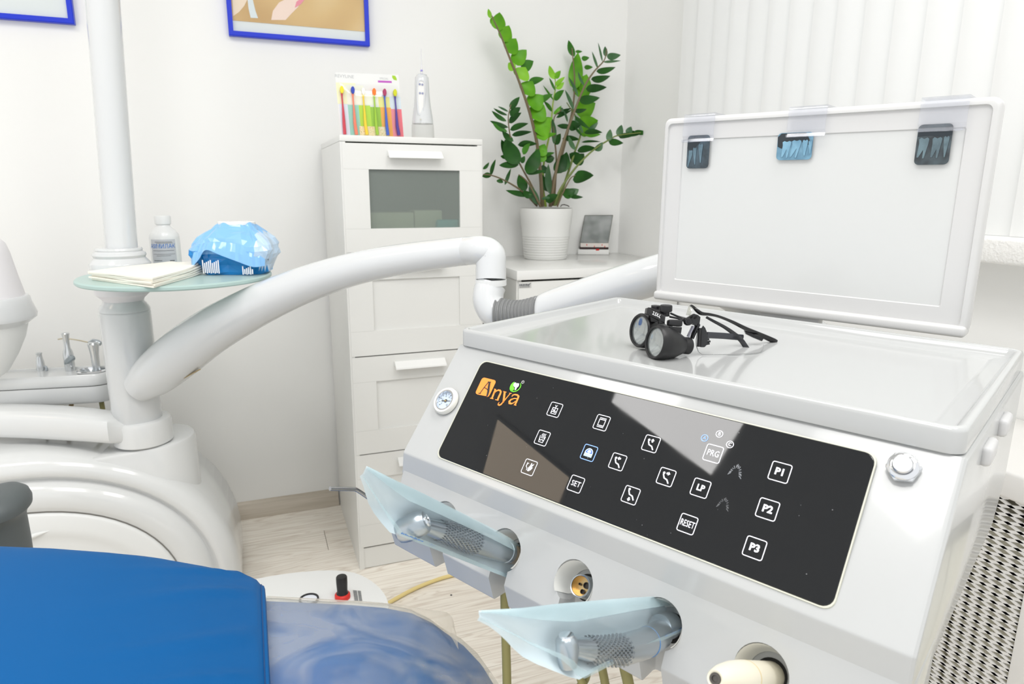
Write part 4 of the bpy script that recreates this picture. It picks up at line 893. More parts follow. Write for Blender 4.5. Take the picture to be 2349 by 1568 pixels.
# ================================================================== ASSISTANT TRAY with three instruments
az_ = on_y(200, 850, .17).z
A0, A1 = on_z(252, 868, az_-.012), on_z(0, 880, az_-.012)
adir = (A1-A0).normalized(); adir.z = 0; adir.normalize(); an = Vector((adir.y, -adir.x, 0))
if an.y < 0: an = -an
AXF = axes(Vector((A0.x, A0.y, az_)), -adir, an, Vector((0, 0, 1)))      # x to the right end, y away
at_ = thing('assistant_tray', 'long white instrument holder tray hanging behind the white post', 'tray', tuple(AXF @ Vector((-.3, .05, -.1))))
def capsule(off, n=12, L=.62, wd=.105):
    r = wd/2-off; P = [(-r+.0-off+r*math.cos(a)-.0, wd/2+r*math.sin(a)) for a in [math.radians(-90+180*i/n) for i in range(n+1)]]
    return P+[(-L, wd/2+r), (-L, wd/2-r)]
lo = lambda off, z: [(x, y, z) for x, y in capsule(off)]
mk('tray_top', loft([lo(.002, -.030), lo(0, -.028), lo(0, -.004), lo(.003, 0), lo(.009, 0), lo(.012, -.006)], True, True), SHELLW, at_, X=AXF, ang=50)
mk('tray_body', loft([lo(.008, -.078), lo(.002, -.070), lo(.001, -.032)], True, True), SHELLW, at_, X=AXF, ang=50)
def on_az(x, y, z=None): return on_z(x, y, az_ if z is None else z)
qa = AXF.inverted() @ on_az(211, 848)
mk('chrome_well', xf(lathe([(.98, .0), (1.0, .3), (.93, .5), (.88, .0)], 28, False, False), Matrix.Translation((qa.x, .052, -.003)) @ Matrix.Diagonal((.036, .030, .010, 1))), CHROME, at_, X=AXF)
mk('well_floor', xf(disc2(0, 0, 1, 28), Matrix.Translation((qa.x, .052, -.0025)) @ Matrix.Diagonal((.034, .028, 1, 1))), STEEL, at_, X=AXF)
d_ = (AXF @ Vector((-.05, .07, 0))-CAM).dot(_fw); ak = d_/F
def tool(name, label, x, yb, prof, extra, mat_=STEEL):
    base = at(x, yb, d_); t = thing(name, label, 'dental tool', tuple(base), 0, 'instruments in the assistant tray')
    L = lathe([(r*ak, (yb-y)*ak) for r, y in prof], 22)
    mk('handle', L, mat_, t, X=Matrix.Translation(base)); extra(t, base); return t
CLR = mat('tool_pale_metal', (.66, .68, .69), .22, .75)
def ex1(t, b): mk('lever', tube([at(104, 840, d_-.006), at(107, 843, d_-.006), at(107, 850, d_-.006)], 2.6*ak, 8), STEEL, t)
tool('suction_handle', 'small pale suction handle at the left of the assistant tray', 96, 856, [(9, 858), (9.5, 845), (8, 830), (6, 818), (5.5, 812), (6.8, 808), (5, 806.5)], ex1, CLR)
def ex2(t, b):
    mk('lever', tube(spline([tuple(at(149, 834, d_-.02)), tuple(at(155, 828, d_-.022)), tuple(at(163, 822, d_-.02)), tuple(at(169, 819, d_-.014))], 4), [2.5*ak, 3*ak, 4*ak]+[6*ak]*7+[6.5*ak]*2+[5*ak], 10), mat('tool_grey', (.34, .38, .40), .4, .4), t)
tool('suction_handle', 'larger suction handle with a grey lever in the middle of the assistant tray', 162, 852, [(10, 852), (10.5, 830), (10.5, 812), (9, 803), (6.5, 796), (6, 780), (7, 768), (8.3, 763), (7, 761)], ex2, CLR)
def ex3(t, b):
    mk('nozzle', tube(spline([tuple(at(203, 785, d_)), tuple(at(180, 780, d_)), tuple(at(160, 777, d_+.01)), tuple(at(146, 776, d_+.015)), tuple(at(133, 778, d_+.015))], 4), 1.5*ak, 7), mat('nozzle_tan', srgb(206, 196, 172), .35, .5), t)
    mk('head', tube([at(204, 787, d_), at(214, 783, d_), at(224, 785, d_), at(231, 788, d_)], [4*ak, 6.5*ak, 6.5*ak, 5*ak], 12), STEEL, t)
tool('air_water_syringe', 'steel air water syringe with thin nozzle at the right end of assistant tray', 223, 856, [(8, 856), (8.2, 835), (8.4, 812), (10.5, 795), (12, 787), (10, 783)], ex3, CLR)
for x0, y0, x1, y1, w, m, lb in ((104, 922, 106, 955, 6, OLIVE, 'thin olive hose hanging under the left part of the assistant tray'), (165, 918, 160, 955, 10, BROWNH, 'tan hose hanging under the middle of the assistant tray'), (231, 912, 240, 962, 10.5, OLIVE, 'olive hose hanging under the right end of the assistant tray')):
    o = mk('hose', tube([at(x0-(x1-x0)*.5, y0-22, d_-.01), at(x0, y0, d_-.01), at(x1, y1, d_-.01), at(x1+(x1-x0)*3, y1+130, d_-.01)], w/2*ak, 10), m); props(o, lb, 'hose', 'hoses under the assistant tray')
o = mk('wall_box', rbox(on_y(108, 925, YB).x, on_y(146, 925, YB).x, YB-.03, YB-.001, on_y(120, 975, YB).z, on_y(120, 915, YB).z, .003), mat('box_beige', srgb(200, 198, 184), .6)); props(o, 'small beige box on the wall seen under the assistant tray', 'box')

# ================================================================== DENTAL CHAIR
chair = thing('dental_chair', 'blue upholstered dental chair with its foot end under clear plastic', 'dental chair', (-.6, -1.05, 0))
UPH = mat('blue_vinyl', (0, .098, .31), .55, spec=.25, bump=(900, .06, .0005)); UPL = mat('blue_vinyl_foot', (.012, .15, .46), .5, spec=.25)
# blue cushion: cross sections along the chair from the stitched end (x=-.256) to the left
def csec(x, yf, yn, zt, th, n=14, e=.28, crown=.012):
    """rounded cushion section, points spread evenly round the outline"""
    c = (yf+yn)/2; h = abs(yf-yn)/2; D = []
    for i in range(720):
        a = 2*PI*i/720; ca, sa = math.cos(a), math.sin(a)
        D.append((c+h*math.copysign(abs(ca)**e, ca), zt-th/2+th/2*math.copysign(abs(sa)**e, sa)))
    acc = [0]
    for i in range(720): p, q = D[i], D[(i+1) % 720]; acc.append(acc[-1]+math.hypot(p[0]-q[0], p[1]-q[1]))
    L, k = [], 0
    for i in range(120):
        t_ = acc[-1]*i/120
        while acc[k+1] < t_: k += 1
        f = (t_-acc[k])/max(1e-9, acc[k+1]-acc[k]); p, q = D[k], D[(k+1) % 720]; y, z = p[0]+(q[0]-p[0])*f, p[1]+(q[1]-p[1])*f
        yy = (y-c)/h; L.append((x, y, z+(crown*(1-yy*yy) if z > zt-th/2 else 0)))
    return L
cs = []
def top_at(x, y, z): return on_z(x, y, z)
for x, y, z in ((598, 1330, .503), (588, 1318, .508), (545, 1303, .520), (470, 1287, .540), (370, 1269, .562), (250, 1255, .585), (120, 1245, .605), (0, 1240, .622), (-140, 1240, .640), (-300, 1250, .655)):
    p = top_at(x, y, z-.006); cs.append(csec(p.x, p.y-.002, p.y-.60 if x < 560 else p.y-.56, z, .085))
e0_ = cs[0]; cx_ = e0_[0][0]
endcap = [[(cx_+dx, -1.06+(y+1.06)*s, .46+(z-.46)*s) for _, y, z in e0_] for dx, s in ((.0060, .90), (.0058, .955), (.0045, .985), (.0022, .995))]
seat = mk('seat_cushion', loft(endcap+cs), UPH, chair, ang=60)
# wrinkles pulling away from the stitched end, as shallow folds in the vinyl
bm = bmesh.new(); bm.from_mesh(seat.data); bmesh.ops.subdivide_edges(bm, edges=[e for e in bm.edges if abs(e.verts[0].co.x-e.verts[1].co.x) > .005], cuts=5, use_grid_fill=True)
for v in bm.verts:
    w = WM[chair] @ v.co; dx = cx_-w.x
    if dx > .01 and w.z > .48:
        f = math.exp(-((dx-.05)/.09)**2)*min(1, dx/.03)
        s_ = max(0, math.sin((w.y+.42*dx)*70+1.2*math.sin(w.y*23)))**3
        v.co.z += .0052*f*s_
bm.normal_update(); bm.to_mesh(seat.data); bm.free()
sx = cx_+.0005
seam = [(sx, y, z+.0003) for _, y, z in e0_]
mk('piping', tube(seam+[seam[0]], .0011, 6, False), mat('blue_piping', srgb(0, 66, 122), .45), seat)
# foot cushion, tapering to a rounded end, and the plastic sleeve over it
def fsec(x, yf, yn, zt, th): return csec(x, yf, yn, zt, th, 14, .45, .016)
rowsf = [((606, 1372), .470, .0), ((700, 1376), .468, .0), ((800, 1381), .464, .004), ((880, 1388), .458, .008), ((940, 1400), .450, .015), ((985, 1422), .438, .03), ((1022, 1452), .420, .06)]
fs_, fo_ = [], []
for (x, y), z, gp in rowsf:
    p = on_z(x, y, z-.012); yn = p.y-.50+gp*3.2
    fs_.append(fsec(p.x, p.y, yn, z, .07)); fo_.append(fsec(p.x, p.y+.006, yn-.01, z+.0035, .076))
p = fs_[-1]; cxl = p[0][0]
def shrink(L, dx, s, dz=0): 
    cy_ = sum(q[1] for q in L)/len(L); cz_ = sum(q[2] for q in L)/len(L); return [(q[0]+dx, cy_+(q[1]-cy_)*s, cz_+(q[2]-cz_)*s+dz) for q in L]
tailf = [shrink(p, .018, .86, -.006), shrink(p, .034, .66, -.014), shrink(p, .044, .42, -.022), shrink(p, .048, .15, -.028)]
mk('foot_cushion', loft([shrink(fs_[0], -.03, .98)]+fs_+tailf), UPL, chair, ang=60)
SHB = SHEET
po = fo_[-1]; tailo = [shrink(po, .016, .90, -.004), shrink(po, .034, .72, -.010), shrink(po, .047, .48, -.018)]
sh_l = [shrink(fo_[0], -.0, 1.0)]+fo_+tailo
sheet = mk('plastic_sleeve', loft(sh_l, False, False), SHB, chair, ang=70)
bm = bmesh.new(); bm.from_mesh(sheet.data); bmesh.ops.subdivide_edges(bm, edges=bm.edges[:], cuts=1, use_grid_fill=True)
from mathutils import noise as mnoise
for v in bm.verts:
    w = WM[chair] @ v.co
    if w.z > .40:
        nz = mnoise.noise(Vector((w.x*9, w.y*16, 1.3)))+.5*mnoise.noise(Vector((w.x*28, w.y*30, 4.1)))
        v.co.z += .0030*nz+.0034*math.exp(-((w.x+.135+.10*(w.y+.9))/.010)**2)
for f in bm.faces: f.smooth = True
bm.to_mesh(sheet.data); bm.free()
# loose edge of the plastic sleeve standing out beyond the cushion
f0 = [on_z(x, y, .448) for x, y in ((612, 1374), (760, 1381), (900, 1392), (985, 1418), (1030, 1455), (1052, 1490))]
f1 = [on_z(x, y, .440) for x, y in ((612, 1368), (760, 1377), (900, 1386), (985, 1398), (1032, 1408), (1046, 1450))]
A_, B_ = spline([tuple(p) for p in f0], 5), spline([tuple(p) for p in f1], 5)
mk('plastic_edge', loft([A_, [tuple((a+b)/2+(0, 0, .004)[i] for i, (a, b) in enumerate(zip(p, q))) for p, q in zip(A_, B_)], B_], False, False, False), FLAP, chair)
mk('foot_board', loft([[(x, y, z-.075) for x, y, z in fs_[0][1::4]], [(x, y, z-.06) for x, y, z in fs_[-1][1::4]]]), SATIN, chair)
mk('seat_base', rbox(-1.15, -.34, -1.20, -.86, .30, .50, .02, 3), SATIN, chair)
mk('pedestal', rbox(-.95, -.45, -1.17, -.90, .0, .32, .03, 3), SATIN, chair)
ar = at(8, 1180, 1.24); ark = 1.24/F
armr = mk('armrest', xf(lathe([(40*ark, -.20), (42*ark, -.06), (41*ark, 1180*0-8*ark), (46*ark, 6*ark), (55*ark, 16*ark), (56*ark, 28*ark), (52*ark, 42*ark), (40*ark, 54*ark), (22*ark, 61*ark), (4*ark, 63*ark)], 36), axes(ar, Vector((1, 0, 0)), Vector((0, 1.6, 0)), Vector((0, 0, 1)))), mat('armrest_grey', srgb(92, 98, 99), .5, bump=(700, .1, .001)), chair)

# ================================================================== FLOOR BOX with gauge, regulator knob and label
bz = .17
FB = [on_z(x, y, bz) for x, y in ((560, 1330), (640, 1316), (700, 1309), (760, 1306), (810, 1311), (845, 1326), (870, 1345), (886, 1366), (893, 1390), (890, 1420))]
outl = spline([(p.x, p.y) for p in FB], 4)
cbx = sum(p[0] for p in outl)/len(outl); 
near = [(FB[-1].x-.03, FB[-1].y-.10), (FB[0].x+.02, FB[0].y-.30), (FB[0].x-.02, FB[0].y-.05)]
outl = outl+near
fbx = thing('floor_box', 'low white junction box on the floor with a gauge and red knob', 'junction box', (cbx, -.42, 0))
ccx = sum(p[0] for p in outl)/len(outl); ccy = sum(p[1] for p in outl)/len(outl)
sc_ = lambda s, z: [(ccx+(x-ccx)*s, ccy+(y-ccy)*s, z) for x, y in outl]
mk('housing', loft([sc_(1.03, .001), sc_(1.01, bz-.02), sc_(1.0, bz-.006), sc_(.985, bz-.001), sc_(.95, bz)]), SATIN, fbx, ang=50)
g = on_z(709, 1377, bz); gk = (g-CAM).dot(_fw)/F
mk('gauge_ring', lathe([(22*gk, 0), (22*gk, .006), (18.5*gk, .006), (18*gk, .003)], 28, True, True), BLACK, fbx, X=Matrix.Translation((g.x, g.y, bz)))
mk('gauge_dial', lathe([(18*gk, .0035), (.0001, .0037)], 24, False, False), mat('dial_white', srgb(228, 232, 240), .4), fbx, X=Matrix.Translation((g.x, g.y, bz)))
g = on_z(786, 1370, bz); knob = mk('red_ring', lathe([(17.5*gk, 0), (17.8*gk, .003), (17.5*gk, .009), (15*gk, .012), (11*gk, .013)], 32), RED, fbx, X=Matrix.Translation((g.x, g.y, bz)))
mk('black_knob', lathe([(14*gk, .012), (12*gk, .015), (11.8*gk, .020), (12.8*gk, .040), (12.6*gk, .053), (11.2*gk, .0555), (.001, .0562)], 32), BLACK, fbx, X=Matrix.Translation((g.x, g.y, bz)))
l4 = [on_z(x, y, bz+.0006) for x, y in ((808, 1352), (829, 1354), (833, 1380), (812, 1379))]
lb_ = mk('label', (l4, [(0, 1, 2, 3)]), mat('label_white', srgb(222, 222, 218), .5), fbx, smooth=False)
ln = []
for i in range(9):
    a_, b_ = l4[0].lerp(l4[3], (i+.8)/10), l4[1].lerp(l4[2], (i+.8)/10)
    for s0_, s1_ in ((.08, .5), (.58, .92)): p, q = a_.lerp(b_, s0_), a_.lerp(b_, s1_); dn = (l4[3]-l4[0])*.035; u_ = Vector((0, 0, .0003)); ln.append(([p-dn+u_, q-dn+u_, q+dn+u_, p+dn+u_], [(0, 1, 2, 3)]))
mk('printed_lines', join(*ln), INK, lb_, smooth=False)
o = mk('floor_hose', tube(spline([tuple(on_z(x, y, .006)) for x, y in ((840, 1412), (893, 1381), (950, 1350), (1005, 1328), (1060, 1312), (1150, 1280))], 6), .0055, 10), YELH); props(o, 'pale yellow hose lying on the floor beside the white floor box', 'hose')
p = on_z(1035, 1364, .001); o = mk('floor_crumb', xf(lathe([(.002, 0), (.003, .001), (.0015, .0025)], 8), Matrix.Translation((p.x, p.y, .0))), BLACK); props(o, 'tiny dark crumb on the pale floor near the yellow hose', 'crumb')

# ================================================================== INSTRUMENT CONSOLE (own frame: u along the front, v to the back, z up)
ZT = .945
P0 = on_z(1052, 752, ZT); ANG = math.radians(-63.0)
EU = Vector((math.cos(ANG), math.sin(ANG), 0)); EV = Vector((-math.sin(ANG), math.cos(ANG), 0)); EZ = Vector((0, 0, 1))
KX = axes((P0.x, P0.y, 0), EU, EV, EZ)
con = thing('instrument_console', 'white dental instrument console with black touch panel, tray top and tool rest', 'dental console', (P0.x, P0.y, .70), ANG)
CU, CV = .5215, .342
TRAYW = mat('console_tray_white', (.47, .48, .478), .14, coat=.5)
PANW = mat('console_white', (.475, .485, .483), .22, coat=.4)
# tray top
def rl(off, z, r=.012): return [(x, y, z) for x, y in rrect(off, CU-off, off, CV-off, max(.002, r-off*.5), 5)]
mk('tray_top', loft([rl(.002, .9235), rl(.0, .925), rl(0, ZT-.004), rl(.0012, ZT-.001), rl(.004, ZT), rl(.0065, ZT-.0008), rl(.0082, ZT-.003), rl(.0105, .9375), rl(.013, .9362), rl(.023, .9358), rl(.0255, .9345), rl(.028, .9340)], True, True), TRAYW, con, X=KX, ang=50)
# upper housing
def fil(P, R, n=5, sup=.0012):
    """round the corners of a closed profile, with support points beside every fillet"""
    out = []; m = len(P)
    for i in range(m):
        a, b, c = Vector(P[i-1]), Vector(P[i]), Vector(P[(i+1) % m])
        if R[i] <= 0: out.append(tuple(b)); continue
        d0, d1 = (a-b).normalized(), (c-b).normalized(); th = d0.angle(d1); cut = R[i]/math.tan(th/2)
        p, q = b+d0*cut, b+d1*cut; ctr = b+(d0+d1).normalized()*(R[i]/math.sin(th/2))
        out.append(tuple(p+d0*sup)); v0, v1 = p-ctr, q-ctr; tot = v0.angle(v1)
        for k in range(n+1):
            t_ = k/n; w_ = (v0*math.sin((1-t_)*tot)+v1*math.sin(t_*tot))/math.sin(tot); out.append(tuple(ctr+w_))
        out.append(tuple(q+d1*sup))
    return out
V2 = lambda P: [(v, z) for v, z in P]
hp = fil([(.003, .9236), (-.0890, .8117), (-.0915, .7865), (-.06, .765), (.27, .765), (.325, .80), (.334, .9236)], [0, .005, 0, 0, 0, 0, 0])
hous = mk('housing', bevel_vf(loft([[(-.0008, v, z) for v, z in hp], [(CU+.003, v, z) for v, z in hp]]), .0055, 3, lambda e: all(abs(v.co.x-e.verts[0].co.x) < 1e-6 for v in e.verts) and e.verts[0].co.x > .1 and e.calc_face_angle(0) > 1.2), PANW, con, X=KX, ang=24)
# tool rest with five bored holders
tp = fil([(-.0912, .7905), (-.0925, .7865), (-.1150, .7295), (-.1075, .7015), (-.02, .7010), (-.02, .7905)], [0, 0, .0035, .003, 0, 0])
rest = mk('tool_rest', bevel_vf(loft([[(-.0008, v, z) for v, z in tp], [(CU+.004, v, z) for v, z in tp]]), .003, 2, lambda e: abs(e.verts[0].co.x-e.verts[1].co.x) < 1e-6 and e.calc_face_angle(0) > 1.2), PANW, con, X=KX, ang=24)
HU = [.082, .171, .257, .345, .431]
TILT = math.radians(34); HD = Vector((0, -math.cos(TILT), math.sin(TILT)))       # holder axis, pointing out
cut = []
for hu in HU:
    c = Vector((hu, -.102, .7585))
    o = mk('cut', xf(lathe([(.0165, -.026), (.0195, -.020), (.0205, .0), (.0215, .03)], 36), KX @ frame_to(c, HD)), None, smooth=False); cut.append(o)
    o = mk('cut', bevel_vf(box(hu-.0105, hu+.0105, -.14, -.086, .69, .757), .003, 2), None, X=KX, smooth=False); cut.append(o)
boolean(rest, cut)
BRIGHTW = mat('bore_brightener_white', (.88, .88, .84), .5)  # paler skin added inside the bores so the shaded holes look lit
LSG = 1 if (frame_to(Vector((0, 0, 0)), HD).to_3x3() @ Vector((0, 1, 0))).z > 0 else -1
SOCK = mat('socket_black', (.015, .015, .014), .7)
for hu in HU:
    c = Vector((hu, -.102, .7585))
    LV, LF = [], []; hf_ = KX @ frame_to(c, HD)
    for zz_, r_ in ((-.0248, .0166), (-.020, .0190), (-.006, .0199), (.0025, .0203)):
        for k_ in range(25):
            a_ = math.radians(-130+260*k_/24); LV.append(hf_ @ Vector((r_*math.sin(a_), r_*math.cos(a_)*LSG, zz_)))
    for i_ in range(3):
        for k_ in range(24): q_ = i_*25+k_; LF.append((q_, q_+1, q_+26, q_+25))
    mk('bore_brightener', (LV, LF), BRIGHTW, con)
    mk('socket', xf(lathe([(.0125, -.0262), (.0125, -.0252)], 28), KX @ frame_to(c, HD)), SOCK, con)
# sloping panel helpers: s runs down the slope, e lifts off it
SD = Vector((0, -.089, -.115)).normalized(); SN = Vector((0, -.115, .089)).normalized()
pnW = EU*SN.x+EV*SN.y+EZ*SN.z
def pan(u, s, e=0.): return KX @ (Vector((u, 0, .924))+SD*s+SN*e)
def ppan(x, y):
    q = KX.inverted() @ on_plane(x, y, KX @ Vector((0, 0, .924)), pnW); return q.x, (q-Vector((0, 0, .924))).dot(SD)
def pmap(vf, e): return [pan(v[0], v[1], e) for v in vf[0]], vf[1]
PFR = None
# housing surface sits this far above the reference slope at the panel
E0 = .0022
DU0, DU1, DS0, DS1 = .0505, .4685, .0135, .1335
DISP = bpy.data.materials.new('black_touch_panel'); DISP.use_nodes = True
def disp_nodes():
    nt = DISP.node_tree; b = nt.nodes['Principled BSDF']; N = nt.nodes.new; L = nt.links.new
    b.inputs['Specular IOR Level'].default_value = .5
    tc = N('ShaderNodeTexCoord'); n = N('ShaderNodeTexVoronoi'); n.inputs['Scale'].default_value = 130
    r = N('ShaderNodeValToRGB'); r.color_ramp.elements[0].position = .035; r.color_ramp.elements[0].color = (.22, .22, .23, 1); r.color_ramp.elements[1].position = .075; r.color_ramp.elements[1].color = (.0060, .0072, .0092, 1)
    L(tc.outputs['Object'], n.inputs['Vector'])
    # only some of the cells carry a dust speck
    n3 = N('ShaderNodeTexNoise'); n3.inputs['Scale'].default_value = 60; L(tc.outputs['Object'], n3.inputs['Vector'])
    r3 = N('ShaderNodeValToRGB'); r3.color_ramp.elements[0].position = .56; r3.color_ramp.elements[1].position = .60; L(n3.outputs['Fac'], r3.inputs[0])
    mx = N('ShaderNodeMix'); mx.data_type = 'RGBA'; mx.inputs[6].default_value = (.0060, .0072, .0092, 1); L(r3.outputs[0], mx.inputs[0]); L(r.outputs[0], mx.inputs[7]); L(n.outputs['Distance'], r.inputs[0]); L(mx.outputs[2], b.inputs['Base Color'])
    n2 = N('ShaderNodeTexNoise'); n2.inputs['Scale'].default_value = 18; n2.inputs['Detail'].default_value = 5; L(tc.outputs['Object'], n2.inputs['Vector'])
    r2 = N('ShaderNodeMapRange'); r2.inputs['From Min'].default_value = .4; r2.inputs['From Max'].default_value = .75; r2.inputs['To Min'].default_value = .012; r2.inputs['To Max'].default_value = .05
    L(n2.outputs['Fac'], r2.inputs[0]); L(r2.outputs[0], b.inputs['Roughness'])
disp_nodes()
dl = lambda off, e: [pan(x, y, e) for x, y in rrect(DU0+off, DU1-off, DS0+off, DS1-off, .0085, 5)]
mk('bezel', loft([dl(-.0016, E0-.001), dl(-.0013, E0+.0003), dl(-.0003, E0+.0003), dl(.0001, E0-.001)], False, False), mat('bezel_grey', srgb(205, 205, 190), .4), con)
disp = mk('display', loft([dl(0, E0-.0015), dl(0, E0+.0003), dl(.0004, E0+.0006)], True, True), DISP, con, ang=20)
EL = E0+.0009
KEYW = mat('key_backlight', (.8, .8, .85), .5, emit=(.90, .90, 1.0), es=.80); KEYB = mat('key_backlight_blue', (.2, .35, .9), .5, emit=(.25, .42, 1.0), es=1.0); KEYD = mat('key_glow_blue', (.01, .04, .3), .5, emit=(.0, .06, .5), es=.9)
KS = .0148
def key(u, s, shapes, m=KEYW, bold=.0006, size=KS):
    h = size/2; fr = rrect(u-h, u+h, s-h, s+h, .0016, 3); P = [ribbon(fr, .00062, True)]
    for sh in shapes:
        if sh[0] == 'l': P.append(ribbon([(u+a*h, s+b*h) for a, b in sh[1]], (sh[2] if len(sh) > 2 else bold)))
        elif sh[0] == 'c': P.append(disc2(u+sh[1]*h, s+sh[2]*h, sh[3]*h))
        elif sh[0] == 'o': P.append(ribbon([(u+a*h, s+b*h) for a, b in sh[1]], (sh[2] if len(sh) > 2 else bold), True))
        elif sh[0] == 'p': P.append(([(u+a*h, s+b*h, 0) for a, b in sh[1]], [tuple(range(len(sh[1])))]))
        elif sh[0] == 't': t_ = text_vf(sh[1], sh[2], 0, 0, sh[3], 0, sh[4]); P.append(([(u+v[0], s-v[1], 0) for v in t_[0]], t_[1]))
    mk('key_symbol', pmap(join(*P), EL), m, disp, smooth=False)
C1, C2, C3, C4, C5, C6, C7 = .1743, .2323, .2648, .2897, .3152, .3480, .4055
S1, S2, S3 = .0467, .0787, .1110
key(C1, S1, [('o', [(-.42, -.25), (.42, -.25), (.42, .62), (-.42, .62)]), ('l', [(-.35, .42), (-.12, .25), (.1, .42), (.35, .25)]), ('l', [(-.28, -.05), (-.08, .25)]), ('l', [(0, -.5), (0, .1), (-.2, .3)]), ('l', [(0, .05), (.25, .35)]), ('l', [(-.18, -.68), (0, -.45), (.18, -.68)])])
key(C1, S2, [('l', [(-.46, -.28), (-.34, .62), (.34, .62), (.46, -.28)]), ('l', [(-.36, .2), (-.15, .38), (.05, .2), (.36, .38)]), ('l', [(-.22, .05), (-.12, -.2), (-.24, -.42), (-.10, -.66)]), ('l', [(.02, .05), (.12, -.2), (0, -.42), (.14, -.66)]), ('l', [(.26, .05), (.36, -.2), (.24, -.42), (.38, -.66)])])
key(C1, S3, [('l', [(-.30, -.45), (-.52, -.5), (-.56, .0), (-.30, .18), (-.25, .5)]), ('l', [(.0, .55), (-.05, .1), (.10, -.15), (.16, -.62)], .0011), ('l', [(.12, .52), (.2, .0), (.42, -.45)], .0014), ('l', [(.3, .35), (.5, -.1)], .001), ('l', [(.36, -.2), (.52, -.6)])])
key(C2, S1, [('o', [(-.46, -.42), (.46, -.42), (.46, .42), (-.46, .42)]), ('l', [(-.5, -.62), (.5, -.62)]), ('l', [(-.5, .62), (.5, .62)])], bold=.0007)
dome = [(.56*math.cos(math.radians(a)), .08-.62*math.sin(math.radians(a))) for a in range(0, 181, 15)]
key(C2, S2, [], KEYB); u_, s_, h_ = C2, S2, KS/2
mk('key_glow', pmap(([(u_+a*h_, s_+b_*h_, 0) for a, b_ in dome], [tuple(range(len(dome)))]), EL), KEYD, disp, smooth=False)
KEYC = mat('key_backlight_cyan', (.6, .8, .95), .5, emit=(.55, .85, 1.0), es=.95)
P = [ribbon([(u_+a*h_, s_+b_*h_) for a, b_ in dome], .0008)]
for a in range(20, 161, 28): P.append(ribbon([(u_+.12*math.cos(math.radians(a))*h_, s_+(.0-.14*math.sin(math.radians(a)))*h_), (u_+.34*math.cos(math.radians(a))*h_, s_+(.02-.42*math.sin(math.radians(a)))*h_)], .0007))
P.append(disc2(u_, s_-.06*h_, .1*h_)); P.append(ribbon([(u_-.6*h_, s_+.12*h_), (u_+.6*h_, s_+.12*h_)], .0007))
for k_ in range(9): P.append(ribbon([(u_+(-.56+.14*k_)*h_, s_+.16*h_), (u_+(-.56+.14*k_)*h_, s_+.56*h_)], .0006))
mk('key_symbol', pmap(join(*P), EL+.0003), KEYC, disp, smooth=False)
key(C2, S3, [('t', 'SET', .0074, .92, .0)])
def chair_icon(ax_, ay, dx, dy, fl=0):
    body = [('c', -.42, -.42, .15), ('l', [(-.46, -.26), (-.2, .18), (.22, .30), (.52, .70)], .0011)]
    if fl: body = [('c', -.42, -.66, .15), ('l', [(-.46, -.5), (-.2, -.06), (.26, .06), (.56, .50)], .0011)]
    tip = (ax_+dx*.26, ay+dy*.26); pn = (-dy, dx)
    return body+[('p', [tip, (ax_+pn[0]*.24, ay+pn[1]*.24), (ax_-pn[0]*.24, ay-pn[1]*.24)]), ('l', [(ax_-dx*.22, ay-dy*.22), (ax_+dx*.02, ay+dy*.02)], .0016)]
key(C4, .0534, chair_icon(.08, -.42, 0, -1))
key(C3, .0786, chair_icon(.05, -.46, -1, 0))
key(C5, .0785, chair_icon(.12, -.46, 1, 0))
key(C4, .1039, chair_icon(-.06, .52, 0, 1, 1))
key(C6, S2, [('t', 'LP', .0075, .95, .0002)]); key(C6, S3, [('t', 'RESET', .0078, .62, 0)]); key(C6, S1, [('t', 'PRG', .0078, .78, 0)])
for nm, s in (('P1', S1), ('P2', S2), ('P3', S3)): key(C7, s, [('t', nm, .0082, 1.0, .00025)], size=.0155)
for nm, u, s, m in (('A', .3359, .0352, KEYB), ('B', .3473, .0283, KEYW), ('C', .3592, .035, KEYW)):
    t_ = text_vf(nm, .0046, 0, 0, 1, 0); P = [ribbon([(u+.0030*math.cos(2*PI*k/20), s+.0030*math.sin(2*PI*k/20)) for k in range(20)], .0005, True), ([(u+v[0], s-v[1], 0) for v in t_[0]], t_[1])]
    mk('key_symbol', pmap(join(*P), EL), m, disp, smooth=False)
# the maker's mark on the panel: orange tile with a cut-out A, orange letters, green ring with a tooth
ORG = mat('logo_orange', srgb(255, 145, 60), .5, emit=srgb(255, 140, 55), es=.22); GRNL = mat('logo_green', srgb(110, 230, 50), .5, emit=srgb(110, 230, 50), es=.15); LWH = mat('logo_white', srgb(228, 228, 228), .5); LDK = mat('logo_dark', srgb(42, 44, 48), .35)
def lg(x, y): return ppan(1080+x/15.68, 850+y/15.68)
def lgpoly(pts): P_ = [lg(*p) for p in pts]; return [(a, b, 0) for a, b in P_], [tuple(range(len(P_)))]
def lgstroke(pts, w): return ribbon([lg(*p) for p in pts], [q*.0001135/4.6*1.62 for q in w] if hasattr(w, '__len__') else w*.0001135/4.6*1.62)
mk('logo_tile', pmap(lgpoly([(530, 288), (560, 290), (900, 375), (935, 400), (948, 440), (940, 480), (740, 900), (700, 960), (620, 985), (660, 950), (560, 945), (290, 890), (245, 860), (232, 810), (245, 770), (440, 350), (480, 305)]), EL), ORG, disp, smooth=False)
mk('logo_letter', pmap(join(lgstroke([(700, 445), (540, 640), (390, 850)], 26), lgstroke([(735, 450), (705, 640), (685, 800), (650, 930), (615, 985)], [62, 72, 74, 60, 20]), lgstroke([(330, 850), (415, 862)], 22), lgstroke([(670, 440), (785, 455)], 22), lgstroke([(545, 655), (600, 670), (640, 705), (665, 740)], 22)), EL+.0003), LDK, disp, smooth=False)
